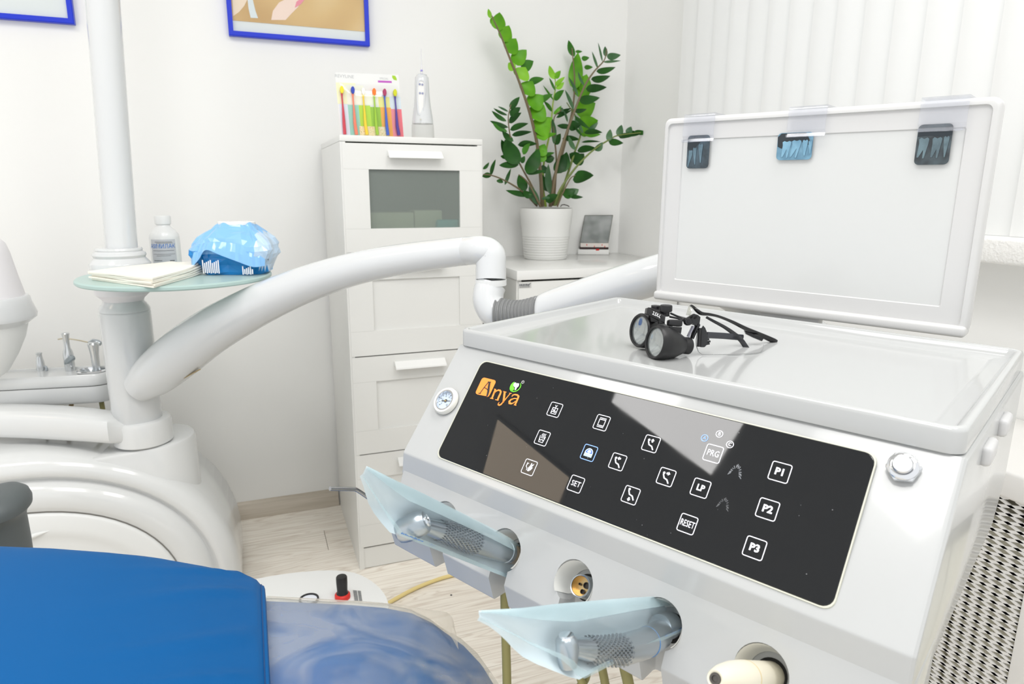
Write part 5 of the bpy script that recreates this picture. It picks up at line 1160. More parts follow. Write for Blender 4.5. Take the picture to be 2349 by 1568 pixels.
mk('logo_letter', pmap(join(lgstroke([(890, 700), (950, 705)], 22), lgstroke([(945, 705), (880, 860), (815, 1030)], 62), lgstroke([(750, 1022), (865, 1050)], 24), lgstroke([(885, 860), (960, 775), (1040, 735), (1110, 750), (1135, 800), (1110, 880), (1060, 980), (1020, 1085)], [26, 40, 44, 48, 54, 62, 62, 58]), lgstroke([(935, 1075), (1050, 1105)], 24)), EL), ORG, disp, smooth=False)
mk('logo_letter', pmap(join(lgstroke([(1225, 785), (1335, 812)], 24), lgstroke([(1275, 795), (1262, 900), (1240, 1080), (1215, 1180)], [62, 68, 62, 50]), lgstroke([(1435, 845), (1520, 858)], 22), lgstroke([(1475, 855), (1360, 990), (1220, 1160), (1140, 1250), (1080, 1278), (1035, 1255), (1045, 1215), (1080, 1170)], [28, 30, 40, 48, 44, 34, 30, 14])), EL), ORG, disp, smooth=False)
mk('logo_letter', pmap(join(lgstroke([(1530, 975), (1560, 920), (1640, 895), (1730, 915), (1770, 965), (1740, 1050), (1690, 1160), (1645, 1270)], [24, 34, 38, 46, 56, 60, 60, 54]), lgstroke([(1605, 1260), (1690, 1285)], 24), lgstroke([(1715, 1045), (1620, 1035), (1500, 1075), (1440, 1140), (1445, 1200), (1510, 1225), (1590, 1195), (1660, 1130)], [26, 30, 46, 62, 62, 44, 30, 24])), EL), ORG, disp, smooth=False)
mk('logo_ring', pmap(join(lgpoly([(1630, 435), (1560, 470), (1495, 540), (1460, 620), (1450, 690), (1475, 745), (1520, 770), (1500, 720), (1545, 755), (1600, 730), (1620, 670), (1590, 620), (1590, 560), (1610, 500)]), lgstroke([(1460, 690), (1500, 760), (1580, 790), (1680, 775), (1770, 720), (1830, 640), (1855, 560), (1835, 485)], [26, 28, 28, 28, 28, 28, 24, 12])), EL), GRNL, disp, smooth=False)
mk('logo_tooth', pmap(lgpoly([(1600, 510), (1650, 465), (1690, 475), (1705, 505), (1750, 488), (1795, 510), (1795, 560), (1765, 620), (1720, 650), (1690, 720), (1650, 750), (1632, 725), (1650, 660), (1635, 635), (1605, 610), (1588, 560)]), EL+.0003), LWH, disp, smooth=False)
ru, rs = lg(1925, 450); t_ = text_vf('R', .0021)
mk('registered_mark', pmap(join(ribbon([(ru+.0017*math.cos(2*PI*k/16), rs+.0017*math.sin(2*PI*k/16)) for k in range(16)], .0004, True), ([(ru+v[0], rs-v[1], 0) for v in t_[0]], t_[1])), EL), LWH, disp, smooth=False)
# fingerprints left on the glass
FPM = clear_mat('finger_smear', (1, 1, 1), .04, .30, .4, (.5, .53, .58)); FPM2 = clear_mat('finger_smear_faint', (1, 1, 1), .04, .10, .4, (.5, .53, .58))
def smear(cu, cs_, m, sc=1.):
    P = []; rnd = random.Random(5)
    for j in range(15):
        a = PI*(1.0+j/14*1.0); r0, r1 = .0030*sc, .0062*sc*(1-.1*rnd.random())
        for q in range(2):
            a_ = a+rnd.uniform(-.06, .06); r_0 = r0+rnd.uniform(0, .0012)*sc
            P.append(ribbon([(cu+r_0*math.cos(a_), cs_+r_0*math.sin(a_)*1.2+.002*sc*abs(math.cos(a_))), (cu+r1*math.cos(a_), cs_+r1*math.sin(a_)*1.25+.004*sc*abs(math.cos(a_)))], .00055*sc))
    mk('fingerprint', pmap(join(*P), EL), m, disp, smooth=False)
su, ss_ = ppan(1690, 1085); smear(su, ss_, FPM, 1.0); su, ss_ = ppan(1662, 1160); smear(su, ss_, FPM2, .9)
# pressure gauge
gu, gs = ppan(1028, 918); gs += .002; GX = axes(pan(gu, gs, E0), EU, -(EU.cross(pnW)) , pnW)
ga = mk('gauge_ring', lathe([(.0165, -.001), (.0165, .002), (.0150, .0042), (.0132, .0046), (.0125, .004), (.0123, .0005)], 40, True, False), WARMW, con, X=GX)
mk('chrome_rim', lathe([(.0123, .0005), (.0123, .0042), (.0112, .0042), (.0108, .001)], 36, False, False), CHROME, ga, X=GX)
mk('dial', lathe([(.0110, .0008), (.0001, .0009)], 32, False, False), mat('dial_blue_white', srgb(205, 218, 236), .4), ga, X=GX)
tk = []
for k in range(11):
    a = math.radians(225-27*k); tk.append(ribbon([(.0078*math.cos(a), .0078*math.sin(a)), (.0096*math.cos(a), .0096*math.sin(a))], .0005 if k % 2 else .0009))
for k in range(6):
    a = math.radians(225-54*k); t_ = text_vf(str(2*k), .0030); tk.append(([(.0060*math.cos(a)+v[0], .0060*math.sin(a)+v[1], 0) for v in t_[0]], t_[1]))
tk.append(ribbon([(-.0060, -.0012), (.0050, .0010)], [.0020, .0008])); tk.append(disc2(0, 0, .0022))
GXf = GX @ Matrix.Translation((0, 0, .0013)); mk('needle_and_scale', join(*tk), INK, ga, X=GXf, smooth=False)
mk('needle_pin', lathe([(.0012, .0013), (.001, .0024)], 10), BRASS, ga, X=GX)
mk('gauge_glass', lathe([(.0112, .0036), (.0001, .0037)], 28, False, False), GLASSC, ga, X=GX)
# chrome push button with its hexagonal nut
bu, bs = ppan(2076, 1069); bs += .0022; BXF = axes(pan(bu, bs, E0), EU, -(EU.cross(pnW)), pnW)
hexa = lambda r, z, rot=.2: [(r*math.cos(PI/3*k+rot), r*math.sin(PI/3*k+rot), z) for k in range(6)]
nut = mk('hex_nut', bevel_vf(loft([hexa(.0122, -.001), hexa(.0122, .0035)]), .0010, 2), CHROME, con, X=BXF, ang=30)
mk('button_collar', lathe([(.0108, .003), (.0106, .0048), (.0090, .0062), (.0075, .0064), (.0074, .005)], 36), CHROME, nut, X=BXF)
mk('button_cap', lathe([(.0070, .005), (.0070, .0085), (.0062, .0095), (.001, .0097)], 32), mat('satin_steel', (.62, .63, .65), .3, 1), nut, X=BXF)
# hub under the console that joins the arm
ah = KX.inverted() @ Vector(lp[-1][:3])
mk('arm_hub', tube(spline([tuple(lp[-3][:3]), tuple(lp[-1][:3]), tuple(KX @ Vector((.31, .42, .88))), tuple(KX @ Vector((.31, .36, .82))), tuple(KX @ Vector((.30, .28, .79)))], 6), lp[-1][3], 24), GLOSS, con)
for v0_ in (.075, .165): mk('side_latch', rbox(CU+.001, CU+.010, v0_, v0_+.035, .895, .912, .004, 3), mat('grip_grey', (.6, .6, .6), .4), con, X=KX)

# ------------------------------------------------------------------ X-ray film viewer standing behind the tray
vw = thing('film_viewer', 'white X-ray film viewer panel standing upright behind the console tray', 'X-ray viewer', (KX @ Vector((.26, .37, .945))).to_tuple(), ANG)
VU0, VU1, VZ0, VZ1, VV = .0572, .4635, .9478, 1.2095, .360
vl = lambda off, v, r=.010: [(x, v, z) for x, z in rrect(VU0+off, VU1-off, VZ0+off, VZ1-off, max(.002, r-off*.4), 5)]
VWM = mat('viewer_white', (.62, .62, .615), .35)
mk('frame', loft([vl(.004, VV+.026), vl(.0, VV+.022), vl(0, VV+.004), vl(.0022, VV+.0008), vl(.004, VV), vl(.0075, VV), vl(.0085, VV+.003), vl(.0095, VV+.0035)], True, False), VWM, vw, X=KX, ang=40)
mk('bezel_plate', loft([vl(.0090, VV+.0032, .005), vl(.030, VV+.0030, .004), vl(.0312, VV+.0045, .004)], False, False), mat('viewer_bezel', (.62, .62, .617), .3), vw, X=KX, ang=30)
OPAL = mat('viewer_opal', (.635, .645, .638), .25, coat=.2)
mk('opal_screen', loft([vl(.030, VV+.0044, .003), vl(.0305, VV+.0046, .003)], False, True), OPAL, vw, X=KX, smooth=False)
mk('bottom_rail', bevel_vf(box(VU0+.0005, VU1-.0005, VV-.006, VV+.024, VZ0-.002, VZ0+.011), .004, 3), VWM, vw, X=KX)
mk('stand', rbox(.22, .30, VV+.004, VV+.022, .88, VZ0, .003), VWM, vw, X=KX)
def clip(u0, u1, zb, label):
    t = thing('film_clip', label, 'film clip', (KX @ Vector(((u0+u1)/2, VV-.004, zb))).to_tuple(), ANG, 'clear clips on the X-ray viewer')
    pr_ = [(VV+.030, 1.203), (VV+.030, 1.2125), (VV-.0035, 1.2130), (VV-.0040, 1.2100), (VV-.0042, 1.197), (VV-.0055, 1.195), (VV-.0055, zb+.008), (VV-.003, zb+.004), (VV-.0045, zb), (VV-.008, zb-.0005)]
    th = .0016; inn = [(v, z-th) if i in (1, 2) else (v+th, z) for i, (v, z) in enumerate(pr_)]; inn[0] = (pr_[0][0]-th, pr_[0][1]); inn[1] = (pr_[1][0]-th, pr_[1][1]-th); inn[2] = (pr_[2][0]+th, pr_[2][1]-th)
    ring = pr_+inn[::-1]
    mk('clip_body', loft([[(u0, v, z) for v, z in ring], [(u1, v, z) for v, z in ring]], True, True), ACRYL, t, X=KX, smooth=False)
    mk('clamp_edge', bevel_vf(box(u0, u1-.002, VV-.009, VV-.005, zb-.001, zb+.003), .001, 1), ACRYL, t, X=KX, smooth=False)
    return t
clip(.0915, .1380, 1.1755, 'clear plastic film clip at the left of the X-ray viewer top edge')
clip(.2385, .2855, 1.1762, 'clear plastic film clip at the middle of the X-ray viewer top edge')
clip(.3872, .4340, 1.1760, 'clear plastic film clip at the right of the X-ray viewer top edge')
def film(u0, u1, z0, z1, label, base, dark, teeth, tm):
    t = thing('x_ray_film', label, 'X-ray film', (KX @ Vector(((u0+u1)/2, VV-.001, z0))).to_tuple(), ANG, 'dental X-ray films clipped to the viewer')
    vv = VV+.0006
    f = lambda e, r=.005, off=0: [(x, e, z) for x, z in rrect(u0+off, u1-off, z0+off, z1-off, r, 5)]
    mk('film_sheet', loft([f(vv+.0006), f(vv)], True, True), base, t, X=KX, smooth=False)
    W_, H_ = u1-u0, z1-z0
    def P(pts): return [(u0+W_*a, z0+H_*b) for a, b in pts]
    if dark: mk('film_shadow', ([(x, vv-.0003, z) for x, z in P(dark)], [tuple(range(len(dark)))]), mat('film_black', srgb(44, 52, 58), .25), t, X=KX, smooth=False)
    parts = []
    for k, th in enumerate(teeth): parts.append(([(x, vv-.0005-.00012*k, z) for x, z in P(th)], [tuple(range(len(th)))]))
    mk('film_teeth', join(*parts), tm, t, X=KX, smooth=False)
    return t
def tooth(cx, top, w, ln, lean=0., two=True):
    h = w/2; L = [(cx-h, top-.02), (cx-h*.6, top+.02), (cx, top-.015), (cx+h*.6, top+.02), (cx+h, top-.02), (cx+h*.9, top-.14)]
    if two: L += [(cx+h*.75+lean, top-ln), (cx+h*.45+lean, top-ln), (cx+.01, top-.28), (cx-h*.35+lean, top-ln*.95), (cx-h*.7+lean, top-ln*.95)]
    else: L += [(cx+h*.2+lean, top-ln), (cx-h*.2+lean, top-ln)]
    return L+[(cx-h*.9, top-.14)]
FM1 = ramp_mat('film_dark_teal', [(.35, srgb(48, 58, 64)), (.7, srgb(74, 92, 104))], 60, .22, (1, 1, 1), 2); FM2 = ramp_mat('film_blue', [(.35, srgb(92, 132, 156)), (.7, srgb(118, 162, 186))], 70, .22, (1, 1, 1), 2); FM3 = ramp_mat('film_dark_grey', [(.35, srgb(52, 58, 62)), (.7, srgb(78, 92, 98))], 60, .22, (1, 1, 1), 2)
film(.0970, .1308, 1.1390, 1.1842, 'dark tall X-ray film under the left clip of the viewer', FM1, [(.0, .62), (.02, .78), (.6, .8), (.35, .62), (.2, .45)], [tooth(.18, .55, .16, .5, -.1, False), tooth(.36, .62, .16, .5, .04, False), tooth(.62, .72, .2, .55, .03, False)], ramp_mat('film_tooth_teal', [(.35, srgb(78, 102, 116)), (.7, srgb(108, 136, 150))], 60, .25))
film(.2258, .2706, 1.1479, 1.1818, 'light blue wide X-ray film with molars under the middle clip', FM2, [(.02, .5), (.0, .85), (.1, .98), (.80, .98), (.9, .74), (.97, .45), (.9, .52), (.6, .7), (.3, .68), (.14, .42)], [tooth(.28, .68, .25, .6, -.05), tooth(.56, .70, .26, .62, -.08), tooth(.80, .70, .15, .55, 0, False), tooth(.94, .66, .1, .45, .02, False)], ramp_mat('film_tooth_blue', [(.35, srgb(112, 158, 184)), (.7, srgb(136, 182, 206))], 70, .25))
film(.3868, .4214, 1.1393, 1.1838, 'large dark grey X-ray film under the right clip of the viewer', FM3, [(.02, .70), (.02, .82), (.98, .84), (.98, .72), (.7, .68), (.4, .72)], [tooth(.22, .66, .3, .5, -.06), tooth(.60, .66, .28, .5, -.04), tooth(.86, .68, .16, .5, 0, False)], ramp_mat('film_tooth_grey', [(.35, srgb(74, 90, 98)), (.7, srgb(106, 128, 136))], 60, .25))

# ================================================================== HANDPIECES IN THE HOLDERS
def hol(i): return KX @ Vector((HU[i], -.102, .7585))
def khd(d): return (KX.to_3x3() @ Vector(d)).normalized()
def facing(p, d):
    """frame at p: x along d, y across (image up side), z towards the camera"""
    d = d.normalized(); v = (CAM-p).normalized(); y = v.cross(d).normalized(); z = d.cross(y)
    return axes(p, d, y, z)
KNURL = bpy.data.materials.new('knurled_steel'); KNURL.use_nodes = True
def kn_nodes():
    nt = KNURL.node_tree; b = nt.nodes['Principled BSDF']; N = nt.nodes.new; L = nt.links.new
    b.inputs['Base Color'].default_value = (.26, .30, .34, 1); b.inputs['Metallic'].default_value = .9; b.inputs['Roughness'].default_value = .3
kn_nodes()
def knurl(rows, segs, r0, r1, L0, L1):
    """raised diamond studs around a tapered barrel, one mesh"""
    P = []
    for j in range(rows):
        t_ = (j+.5)/rows; x = L0+(L1-L0)*t_; r = r0+(r1-r0)*t_; hx = (L1-L0)/rows*.62
        for k in range(segs):
            a = 2*PI*(k+.5*(j % 2))/segs; da = PI/segs*.72
            pt = lambda xx, aa, rr_: (xx, rr_*math.cos(aa), rr_*math.sin(aa))
            P.append(([pt(x-hx, a, r), pt(x, a+da, r), pt(x+hx, a, r), pt(x, a-da, r), pt(x, a, r+.00045)], [(0, 1, 4), (1, 2, 4), (2, 3, 4), (3, 0, 4)]))
    return join(*P)
LX = Matrix(((0, 0, 1, 0), (1, 0, 0, 0), (0, 1, 0, 0), (0, 0, 0, 1)))     # lathe axis -> x
def hp_frame(base_px, head_px, u):
    n = EU; o = KX @ Vector((u, 0, 0)); return on_plane(*base_px, o, n), on_plane(*head_px, o, n)
# --- handpiece of the second holder, in its pouch
b2, h2 = hp_frame((1187, 1274), (950, 1197), .171)
d2 = (h2-b2); L2 = d2.length; F2 = facing(b2, d2)
hp = thing('dental_handpiece', 'steel handpiece with round head in a pouch, second holder from the left', 'dental handpiece', b2.to_tuple(), 0, 'handpieces in the console holders')
X2 = F2 @ LX
mk('coupling', xf(lathe([(.0088, -.020), (.0088, -.004), (.0094, -.003), (.0094, .010), (.0102, .011), (.0102, .018)], 28), X2), mat('coupling_tan', srgb(178, 162, 140), .35, .6), hp)
mk('barrel', xf(lathe([(.0104, .016), (.0108, .019), (.0108, .0215), (.0101, .022), (.0101, .0228), (.0106, .0234), (.0112, .05), (.0116, L2*.45), (.0110, L2*.55), (.0098, L2*.68), (.0086, L2*.78), (.0074, L2*.86), (.0064, L2*.93)], 32), X2), STEEL, hp)
mk('knurled_grip', xf(knurl(15, 22, .0121, .0094, L2*.46, L2*.79), F2), KNURL, hp)
hc = F2 @ Vector((L2*1.0, .004, 0)); hx_ = khd((0, 0, 1)); 
hd_ = (F2.to_3x3() @ Vector((-.30, -.62, .72))).normalized()
hcap = mk('head', xf(lathe([(.0062, .0135), (.0088, .0128), (.0104, .010), (.0110, .004), (.0110, -.003), (.0104, -.0090), (.0090, -.0130), (.0058, -.0150), (.001, -.0155)], 32), frame_to(hc, hd_)), STEEL, hp)
HXF = frame_to(hc, hd_)
mk('bur_chuck', xf(lathe([(.0055, .0132), (.0052, .0150), (.0030, .0152), (.0028, .0140)], 24), HXF), CHROME, hcap)
mk('bur_hole', xf(lathe([(.0016, .0143), (.0001, .0144)], 16, False, False), HXF), BLACK, hcap)
lp_ = F2 @ Vector((L2*.955, -.0070, .0052)); mk('light_window', xf(lathe([(.0018, 0), (.0016, .0010), (.0004, .0014)], 12), frame_to(lp_, hd_)), mat('yellow_lens', srgb(205, 195, 40), .2), hcap)
# --- sterile pouches: a paper back folded round the handpiece and a clear front film
PAP = mat('pouch_paper', srgb(212, 224, 228), .8)
PAPB = mat('pouch_paper_blue', srgb(170, 208, 216), .6)
def pouch(label, F_, L_, x0, x1, top, bot, rad, drop=0., name='sterile_pouch'):
    """F_: handpiece frame; sheet runs from x0 to x1 along it, top/bot give the half widths (functions of 0..1)"""
    t = thing(name, label, 'pouch', (F_ @ Vector(((x0+x1)/2, 0, 0))).to_tuple(), 0, 'sterile pouches over the handpieces')
    n, m = 26, 22; back, front, strip = [], [], []
    for i in range(n+1):
        a = i/n; x = x0+(x1-x0)*a; T, B = top(a), bot(a); rw = rad*(1-.0*a); rB, rF = [], []
        for j in range(m+1):
            q = j/m; y = -B+(T+B)*q
            core = math.exp(-(y/(rw*1.15))**2); env = min(1, a*7+.05)
            ripple = .0007*math.sin(11*a+5*q)+.0005*math.sin(23*a-9*q)
            zb = -rw*1.05*core*env+ripple; zf = rw*1.22*core*(1 if x < L_*1.06 else max(.12, 1-(x-L_*1.06)/.035))*env+.0009+ripple
            if y < 0 or True: zf = max(zf, zb+.0006)
            yy = y
            rB.append(F_ @ Vector((x, yy, zb+drop*a))); rF.append(F_ @ Vector((x, yy, zf+drop*a)))
        back.append(rB); front.append(rF)
    def grid(R, j0, j1, lift=0):
        V = [p for r in R for p in r[j0:j1+1]]; k = j1-j0+1; Fc = []
        for i in range(len(R)-1):
            for j in range(k-1): q = i*k+j; Fc.append((q, q+1, q+k+1, q+k))
        return V, Fc
    bk = mk('paper_back', grid(back, 0, m), PAP, t, ang=80)
    fr = mk('film_front', grid(front, 0, m), FILM, t, ang=80)
    js = int(m*.74); st = mk('sealed_strip', grid([[p+(F_.to_3x3() @ Vector((0, 0, .0007))) for p in r] for r in front], js, m), clear_mat('seal_blue', (.90, .955, .965), .05, .34, .25, srgb(200, 222, 226)) if 'seal_blue' not in MATS else MATS['seal_blue'], t, ang=80)
    st2 = mk('sealed_strip', grid([[p+(F_.to_3x3() @ Vector((0, 0, .0007))) for p in r] for r in front], 0, 2), MATS['seal_blue'], t, ang=80)
    return t, front
def pline(front, j, i0, i1, t, w=.0013, nm='blue_print'):
    """broken line of small blue print along the pouch seam"""
    P = []; rnd = random.Random(9)
    for i in range(i0, i1):
        for q in range(5):
            a, b = front[i][j].lerp(front[i+1][j], q/5), front[i][j].lerp(front[i+1][j], (q+.62)/5)
            up_ = (front[i][j+1]-front[i][j]).normalized()*w*(.5+rnd.random()); lift = (CAM-a).normalized()*.0011
            P.append(([a+lift, b+lift, b+lift+up_, a+lift+up_], [(0, 1, 2, 3)]))
    mk(nm, join(*P), INKB, t, smooth=False)
def pxy(F_, x, y):
    q = F_.inverted() @ on_plane(x, y, F_.translation, (F_.to_3x3() @ Vector((0, 0, 1)))); return q.x, q.y
def interp(tab):
    def f(a):
        for (a0, v0), (a1, v1) in zip(tab, tab[1:]):
            if a <= a1: return v0+(v1-v0)*(a-a0)/(a1-a0)
        return tab[-1][1]
    return f
def outline(F_, x0, x1, pts, sg):
    tab = sorted(((pxy(F_, *p)[0]-x0)/(x1-x0), sg*pxy(F_, *p)[1]) for p in pts)
    tab[0] = (min(0, tab[0][0]), tab[0][1]); tab.append((max(1, tab[-1][0])+.001, tab[-1][1])); return interp(tab)
def px2(x, y): return pxy(F2, x, y)
x1_ = px2(836, 1080)[0]; x0_ = px2(1184, 1284)[0]
p1, fr1 = pouch('clear sterile pouch pointing up left over the second handpiece', F2, L2, x0_, x1_, outline(F2, x0_, x1_, [(1196, 1252), (1120, 1208), (1000, 1146), (900, 1098), (845, 1070)], 1), outline(F2, x0_, x1_, [(1206, 1341), (1120, 1308), (1000, 1260), (900, 1222), (893, 1207), (850, 1128), (829, 1090)], -1), .0125)
pline(fr1, 1, 17, 20, p1); pline(fr1, 1, 15, 16, p1)
# --- handpiece of the fourth holder
b4, h4 = hp_frame((1545, 1432), (1300, 1482), .345)
d4 = h4-b4; L4 = d4.length; F4 = facing(b4, d4); X4 = F4 @ LX
hq = thing('dental_handpiece', 'steel contra-angle handpiece with upright head in a pouch, fourth holder', 'dental handpiece', b4.to_tuple(), 0, 'handpieces in the console holders')
mk('coupling', xf(lathe([(.0088, -.016), (.0092, .004), (.0110, .006), (.0112, .024), (.0104, .026)], 28), X4), STEEL, hq)
def curved(prof, bend):
    V, Fc = lathe(prof, 30); V = [X4 @ Vector((v[0], v[1], v[2])) for v in V]
    Fi = F4.inverted(); out = []
    for v in V:
        q = Fi @ v; t_ = max(0, q.x/L4); q.y += bend*math.sin(PI*min(1, t_)); out.append(F4 @ q)
    return out, Fc
mk('barrel', curved([(.0104, .026), (.0112, .030), (.0115, .06), (.0112, L4*.55), (.0098, L4*.72), (.0080, L4*.86), (.0062, L4*.97)], .010), STEEL, hq)
kv = knurl(16, 20, .0118, .0094, L4*.58, L4*.84); kv = ([F4 @ (Vector(v)+Vector((0, .010*math.sin(PI*min(1, max(0, Vector(v).x/L4))), 0))) for v in kv[0]], kv[1])
mk('knurled_grip', kv, KNURL, hq)
tpx, btx = at(1299, 1458, (h4-CAM).dot(_fw)-.004), at(1303, 1528, (h4-CAM).dot(_fw)-.004)
ad_ = (btx-tpx); al = ad_.length
hh4 = mk('head', xf(lathe([(.001, -.0004), (.0052, 0), (.0070, .0016), (.0076, .004), (.0077, .012), (.0072, al*.75), (.0060, al), (.0028, al+.0008)], 30), frame_to(tpx, ad_)), STEEL, hq)
mk('push_cap', xf(lathe([(.0050, -.0012), (.0052, .0002)], 24), frame_to(tpx, ad_)), CHROME, hh4)
mk('collar_mark', curved([(.0117, L4*.32), (.0117, L4*.322)], .010), mat('ring_blue', srgb(80, 140, 200), .3), hq)
x1b = pxy(F4, 1099, 1410)[0]; x0b = pxy(F4, 1562, 1425)[0]
p2_, fr2 = pouch('clear sterile pouch pointing left over the fourth handpiece', F4, L4, x0b, x1b, outline(F4, x0b, x1b, [(1562, 1368), (1545, 1366), (1430, 1372), (1300, 1382), (1200, 1394), (1098, 1400)], 1), outline(F4, x0b, x1b, [(1568, 1436), (1480, 1480), (1400, 1522), (1326, 1560), (1300, 1545), (1200, 1474), (1105, 1420)], -1), .0125)
pline(fr2, 1, 2, 6, p2_); pline(fr2, 1, 9, 14, p2_)
# --- empty coupling in the third holder
c3 = hol(2); D3 = khd(HD); f3 = KX @ (Vector((.2605, -.0975, .7555))); 
emp = thing('hose_coupling', 'empty threaded steel coupling with brass bore in the third holder', 'hose coupling', f3.to_tuple(), 0)
FX3 = frame_to(f3, D3)
mk('shell', xf(lathe([(.0092, -.018), (.0098, -.017)]+[(r, -.016+.0012*i) for i in range(12) for r in ((.0100 if i % 2 else .0104),)]+[(.0104, .0004), (.0098, .0012), (.0090, .0008), (.0088, -.006)], 36, True, False), FX3), STEEL, emp)
mk('brass_bore', xf(lathe([(.0088, .0002), (.0087, -.0068), (.0001, -.0068)], 32, False, False), FX3), BRASS, emp)
for dx, dy, r in ((.0028, .0022, .0030), (.0012, -.0042, .0022), (-.004, .001, .0012)):
    mk('port', xf(lathe([(r, -.0068), (r, -.0045), (r*.80, -.0045), (r*.78, -.0064), (.0001, -.0064)], 18, False, False), FX3 @ Matrix.Translation((dx, dy, 0))), mat('port_dark', (.05, .045, .04), .4, .5), emp)
# --- ivory scaler in the fifth holder
b5, h5 = hp_frame((1795, 1548), (1640, 1556), .431); d5 = h5-b5; L5 = d5.length; X5 = facing(b5, d5) @ LX
sca = thing('scaler_handpiece', 'ivory plastic scaler handpiece with round socket, fifth holder near the bottom edge', 'dental handpiece', b5.to_tuple(), 0)
IV = mat('ivory_plastic', srgb(232, 226, 206), .35, coat=.2)
sb = mk('sleeve', xf(lathe([(.0095, -.018), (.0100, -.004), (.0106, .02), (.0112, L5*.60)], 32), X5), IV, sca)
mk('nose', xf(lathe([(.0113, L5*.605), (.0114, L5*.64), (.0108, L5*.78), (.0088, L5*.90), (.0062, L5*.985), (.0052, L5), (.0038, L5-.0006), (.0036, L5-.004)], 32, True, True), X5), IV, sca)
mk('seam_ring', xf(lathe([(.01135, L5*.598), (.01135, L5*.607)], 32), X5), mat('seam_tan', srgb(214, 190, 130), .5), sca)
mk('socket_ring', xf(lathe([(.0037, L5-.0012), (.0036, L5+.0002), (.0022, L5+.0002), (.0020, L5-.001)], 20), X5), mat('socket_steel', (.12, .11, .10), .35, .7), sca)
# --- syringe in the first holder; only its bent steel nozzle shows past the pouch
s1_ = [on_plane(x, y, KX @ Vector((.082, 0, 0)), EU) for x, y in ((1034, 1185), (980, 1192), (930, 1190), (868, 1157), (838, 1136), (818, 1123), (806, 1121), (757, 1120))]
s1_ = [hol(0)+khd((0, -.3, .1))*.0]+s1_[1:]
syr = thing('air_water_syringe', 'bent steel syringe nozzle sticking out left of the sterile pouch, first holder', 'dental tool', hol(0).to_tuple(), 0)
mk('nozzle', tube(spline([tuple(p) for p in s1_[3:]], 5), .0020, 12), STEELD, syr)
mk('handle', tube([hol(0)-khd(HD)*.01, s1_[1], s1_[2], s1_[3]], [.0085, .0085, .0080, .004], 18), STEEL, syr)
# --- hoses hanging under the tool rest
def hang(name, label, pts, r, m=OLIVE):
    o = mk(name, tube(spline([tuple(p) for p in pts], 8), r, 12), m); props(o, label, 'hose', 'hoses under the tool rest'); return o
def dn(u, v, z): return KX @ Vector((u, v, z))
def hose_px(x0, y0, x1, y1, d, w, name, label):
    a, b = at(x0, y0, d), at(x1, y1, d*1.0); down = Vector((0, 0, -1))
    a_up = a+Vector((0, 0, .030)); b2_ = b+(b-a).normalized()*.05
    return hang(name, label, [a_up, a, b, b2_+down*.05, b2_+down*.16+(EV*.05), b2_+down*.24+(EV*.16)], w/2*d/F)
hose_px(1158, 1385, 1163, 1568, .715, 20.5, 'handpiece_hose', 'olive hose hanging straight down from the second holder of the tool rest')
hose_px(1345, 1548, 1322, 1600, .66, 20, 'handpiece_hose', 'olive hose slanting left under the lower corner of the fourth handpiece pouch')
hose_px(1330, 1548, 1344, 1600, .65, 19, 'handpiece_hose', 'olive hose slanting right under the lower corner of the fourth handpiece pouch')
hose_px(1380, 1520, 1392, 1600, .64, 20, 'handpiece_hose', 'olive hose hanging just right of the fourth handpiece pouch corner')
hose_px(1432, 1520, 1446, 1600, .61, 26, 'handpiece_hose', 'thick olive hose hanging furthest right, left of the tool rest slot')

# ================================================================== LOUPES ON THE TRAY
ZL = ZT-.011
near_c = on_z(1515, 822, ZL); ld = (near_c-CAM).dot(_fw)-.004
lk = ld/F
lou = thing('dental_loupes', 'black binocular dental loupes on clear safety glasses lying on the console tray', 'loupes', (near_c.x, near_c.y, ZL))
def cp(x, y, dz=0.): return at(x, y, ld+dz)
OBJG = clear_mat('loupe_lens', (.80, .84, .86), .18, .30, .02, srgb(190, 196, 196))
def scope(fx_, fy_, bx, by, dz0, sc=1.):
    f, b_ = cp(fx_, fy_, dz0), cp(bx, by, dz0+.017); D = (b_-f); L_ = D.length; X = frame_to(f, D, (0, 0, 1)); k_ = (ld+dz0)/F
    R1 = 40*k_*sc; R2 = 19*k_*sc
    sp_ = mk('telescope', xf(lathe([(R1*.83, .0035), (R1*.84, 0), (R1*.93, -.0008), (R1*1.0, .001), (R1*1.01, .010), (R1*.98, .0125), (R1*.86, L_*.50), (R2*1.12, L_*.78), (R2*1.05, L_*.80), (R2*1.06, L_*.98), (R2*.95, L_), (R2*.8, L_-.001)], 40, False, True), X), BLACK, lou)
    mk('objective_lens', xf(lathe([(R1*.84, .0020), (R1*.6, .0008), (R1*.3, .0002), (.0001, 0)], 32, False, False), X), OBJG, sp_)
    mk('inner_glow', xf(lathe([(R1*.83, .0036), (R1*.5, .012), (.0001, .0125)], 32, False, False), X), ramp_mat('loupe_inside', [(.35, srgb(150, 152, 148)), (.6, srgb(214, 214, 206))], 60, .15, (1, 6, 1), 1) if 'loupe_inside' not in MATS else MATS['loupe_inside'], sp_)
    mk('blue_coating', xf(lathe([(R1*.30, .0007), (.0001, .0005)], 20, False, False), X @ Matrix.Translation((R1*.05, R1*.35*(1 if sc > .99 else 1.2), -.0004)) @ Matrix.Diagonal((.55, 1, 1, 1))), clear_mat('coating_blue', srgb(120, 160, 220), .1, .25, .05, srgb(60, 110, 170)) if 'coating_blue' not in MATS else MATS['coating_blue'], sp_) if sc < 1 else None
    return X
scope(1501.5, 784, 1581, 793, 0.0)
scope(1466, 757, 1536, 764, .042, .985)
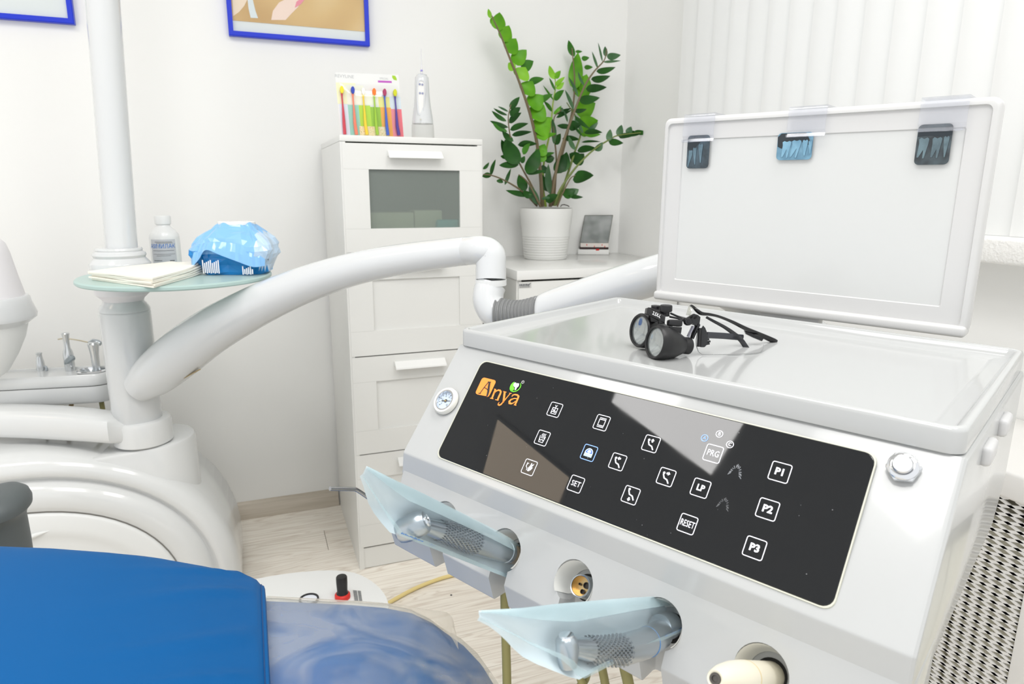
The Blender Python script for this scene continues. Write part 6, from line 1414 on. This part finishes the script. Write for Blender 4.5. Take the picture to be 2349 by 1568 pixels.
def slabpx(name, quad, dz, th, m, par=lou, bev=.0008):
    """box whose front face is a pixel quad at depth dz and thickness th away from the lens"""
    A = [cp(x, y, dz) for x, y in quad]; B = [cp(x, y, dz)+_fw*th for x, y in quad]
    vf = A+B, [(0, 1, 2, 3), (7, 6, 5, 4), (0, 4, 5, 1), (1, 5, 6, 2), (2, 6, 7, 3), (3, 7, 4, 0)]
    return mk(name, bevel_vf(vf, bev, 2), m, par)
# cross bar with its lettering
def slabdz(name, quad, dzs, th, m, par=lou, bev=.0007):
    A = [cp(x, y, z) for (x, y), z in zip(quad, dzs)]; B = [p+_fw*th for p in A]
    return mk(name, bevel_vf((A+B, [(0, 1, 2, 3), (7, 6, 5, 4), (0, 4, 5, 1), (1, 5, 6, 2), (2, 6, 7, 3), (3, 7, 4, 0)]), bev, 2), m, par)
bar_ = slabdz('cross_bar', [(1489, 706), (1527, 724), (1525, 741), (1487, 720)], [.020, .004, .004, .020], .010, BLACK)
A_, B_, C_ = cp(1491, 706.5, .0185), cp(1524, 723, .0045), cp(1490, 720, .0185)
ex_ = (B_-A_).normalized(); ey_ = (A_-C_); hb = ey_.length; ey_ = (ey_-ex_*ey_.dot(ex_)).normalized(); ez_ = ex_.cross(ey_)
if ez_.dot(CAM-A_) < 0: ez_ = -ez_
tb = text_vf('2.5X-L', hb*.80, 0, 0, .80, 0, .0001); mid_ = (A_+B_)/2+(C_-A_)*.46+ez_*.0026+ex_*.0016
mk('lettering', ([mid_+ex_*v[0]+ey_*v[1] for v in tb[0]], tb[1]), WHITEP, bar_, smooth=False)
slabdz('bar_end', [(1485, 705), (1492, 707.5), (1490, 722), (1483, 719)], [.022, .019, .019, .022], .012, BLACK)
slabdz('bar_top', [(1487, 704.5), (1507, 706), (1529, 716), (1528, 724)], [.022, .026, .010, .004], .006, BLACK)
mk('joint_far', xf(lathe([(.005, 0), (.005, .004)], 20), frame_to(cp(1504, 708.5, .026), (0, 0, 1))), BLACK, lou)
slabdz('far_mount', [(1492, 722), (1510, 728), (1509, 738), (1493, 738)], [.026, .020, .020, .026], .010, BLACK)
slabdz('mid_mount', [(1513, 733), (1526, 740), (1525, 742), (1513, 742)], [.010, .006, .006, .010], .010, BLACK)
# adjusting knob: ribbed
kb = cp(1527.5, 716, .012); ks = []
for j in range(28):
    a = 2*PI*j/28; rr_ = 14.3*lk*(1.0 if j % 2 else .95); ks.append((rr_*math.cos(a), rr_*math.sin(a)))
kh = 17*lk
mk('adjusting_knob', xf(loft([[(x*.6, y*.6, -.004) for x, y in ks], [(x*.62, y*.62, .0005) for x, y in ks], [(x*.97, y*.97, .0012) for x, y in ks], [(x, y, .002) for x, y in ks], [(x, y, kh*.85) for x, y in ks], [(x*.93, y*.93, kh) for x, y in ks], [(x*.5, y*.5, kh*1.06) for x, y in ks]]), frame_to(kb, (0, 0, 1))), BLACK, lou, ang=50)
slabdz('near_mount', [(1535, 732), (1567, 733), (1566, 749), (1534, 746)], [.004, .006, .006, .004], .012, BLACK, bev=.0018)
slabdz('near_post', [(1536, 748), (1565, 750), (1562, 768), (1540, 762)], [.005, .007, .008, .006], .010, BLACK)
mk('link_rod', tube([cp(1538, 718, .014), cp(1556, 726, .016), cp(1572, 734, .016)], .0011, 8), BLACK, lou)
mk('link_rod', tube([cp(1536, 726, .012), cp(1556, 730, .014), cp(1572, 737, .014)], .0011, 8), BLACK, lou)
slabdz('link_plate', [(1552, 722), (1576, 729), (1582, 736), (1566, 736)], [.016, .016, .014, .014], .005, BLACK)
# hinge bolt and nose bracket
slabdz('hinge_arm', [(1572, 730), (1588, 720), (1606, 724), (1607, 746), (1590, 745), (1584, 748)][:4]+[], [.012, .016, .018, .018], .006, BLACK) if False else None
hv = [(1570, 730), (1577, 728), (1592, 719), (1601, 722), (1607, 727), (1604, 748), (1590, 744), (1585, 738), (1577, 744), (1571, 740)]
mk('hinge_bracket', loft([[cp(x, y, .012) for x, y in hv], [cp(x, y, .012)+_fw*.006 for x, y in hv]]), BLACK, lou, ang=30)
for sx_, sy_ in ((1586.5, 726.5), (1595.5, 727.5)): mk('bracket_slot', tube([cp(sx_-3, sy_+2.4, .0116), cp(sx_, sy_, .0116), cp(sx_+2.6, sy_-2.6, .0116)], [.0006, .0012, .0006], 8), mat('slot_dark', (.002, .002, .002), .9), lou)
mk('hinge_bolt', xf(lathe([(9*lk, -.001), (9*lk, .004), (7.5*lk, .005)], 24), frame_to(cp(1577, 737.5, .012), -_fw)), BLACK, lou)
mk('bolt_hex', xf(lathe([(4*lk, .005), (4*lk, .0056)], 6), frame_to(cp(1577, 737.5, .012), -_fw)), BLACKG, lou)
mk('bracket_stem', tube([cp(1601, 742, .015), cp(1594, 758, .016), cp(1587, 776, .017)], [.0042, .0038, .0030], 10, True, .6), BLACKG, lou)
mk('bracket_stem', tube([cp(1590, 748, .013), cp(1583, 762, .013), cp(1578, 772, .014)], .0022, 10, True, .5), mat('stem_grey', (.34, .34, .40), .3, .3), lou)
# brow bar and near temple
br = spline([(1583, 701, .030, 3), (1588, 702, .024, 5), (1600, 713, .018, 8), (1610, 719, .018, 8), (1628, 721, .022, 6.5), (1650, 726, .030, 5.5), (1680, 738, .044, 6.5), (1710, 753, .058, 8), (1745, 768, .074, 9.5), (1772, 780, .084, 10.5), (1780, 783, .087, 8)], 6)
mk('brow_temple', tube([cp(x, y, z) for x, y, z, w in br], [.62*w/2*1.3*(ld+z)/F for x, y, z, w in br], 14, True, 1/.62, (0, 0, 1)), BLACKG, lou)
tp_ = [(1708, 757), (1724, 764), (1752, 776), (1748, 782), (1728, 774), (1712, 766)]
mk('temple_web', loft([[cp(x, y, .066) for x, y in tp_], [cp(x, y, .066)+_fw*.003 for x, y in tp_]]), BLACKG, lou)
far = spline([(1620, 727, .050, 6), (1640, 738, .052, 7), (1662, 750, .056, 8), (1682, 764, .060, 10), (1700, 780, .060, 11.5), (1714, 800, .058, 12), (1724, 812, .056, 12), (1730, 817, .055, 7)], 6)
mk('far_temple', tube([cp(x, y, z) for x, y, z, w in far], [.4*w/2*(ld+z)/F for x, y, z, w in far], 14, True, 2.5), mat('temple_smoke', (.012, .013, .016), .3), lou)
mk('strap_arm', tube([cp(1622, 768, .030), cp(1660, 770, .05), cp(1704, 774, .07)], 2.4*lk, 12, True, 3.2), mat('arm_navy', (.012, .014, .024), .3), lou)
# side screen: clear lens with its edges, nose pad
ol = [(1602, 742), (1600, 760), (1597, 778), (1597, 792), (1602, 806), (1610, 814), (1640, 823), (1680, 832), (1712, 837), (1734, 833), (1744, 822), (1751, 798), (1752, 790), (1746, 784), (1716, 770), (1690, 752), (1660, 738), (1630, 727), (1612, 724)]
olz = [.022, .021, .020, .019, .018, .018, .019, .022, .026, .030, .034, .040, .044, .046, .050, .046, .040, .030, .024]
lv = [cp(x, y, z) for (x, y), z in zip(ol, olz)]
for v in lv: v.z = max(v.z, ZL+.0012)
mk('clear_lens', ([*lv, sum(lv, Vector())/len(lv)], [(i, (i+1) % len(lv), len(lv)) for i in range(len(lv))]), LENS, lou)
mk('lens_rim', tube(lv[1:13], .00045, 6), clear_mat('rim_clear', (.55, .56, .56), .1, .5, .1, (.45, .46, .46)), lou)
mk('lens_edge', tube([cp(1604, 742, .0195), cp(1601, 752, .0185), cp(1600, 764, .0175)], .0008, 6), BLACKG, lou)
np_ = [(1609, 752), (1613, 746), (1618, 752), (1622, 762), (1624, 774), (1622, 790), (1616, 796), (1607, 796), (1604, 790), (1606, 768)]
mk('nose_pad', loft([[cp(x, y, .016) for x, y in np_], [cp(x, y, .016)+_fw*.004+_r*.001 for x, y in np_]]), mat('pad_rubber', (.018, .019, .021), .5), lou, ang=40)
mk('nose_pad_edge', tube([cp(1606, 752, .015), cp(1604, 775, .015), cp(1603, 795, .015)], .0022, 10), BLACKG, lou)
for y_, l_ in ((784, 1629), (789, 1627), (779, 1626)): mk('pad_tooth', tube([cp(1618, y_, .018), cp(l_, y_-1.5, .019)], .0012, 8), RUBBER, lou)
slabdz('clear_bracket', [(1580, 702), (1590, 706), (1584, 724), (1574, 722)], [.034, .030, .028, .034], .0015, clear_mat('bracket_clear', (.85, .86, .84), .1, .35, .1, srgb(205, 206, 196)), bev=.0003)
print('SCENE OBJECTS', len(bpy.data.objects))
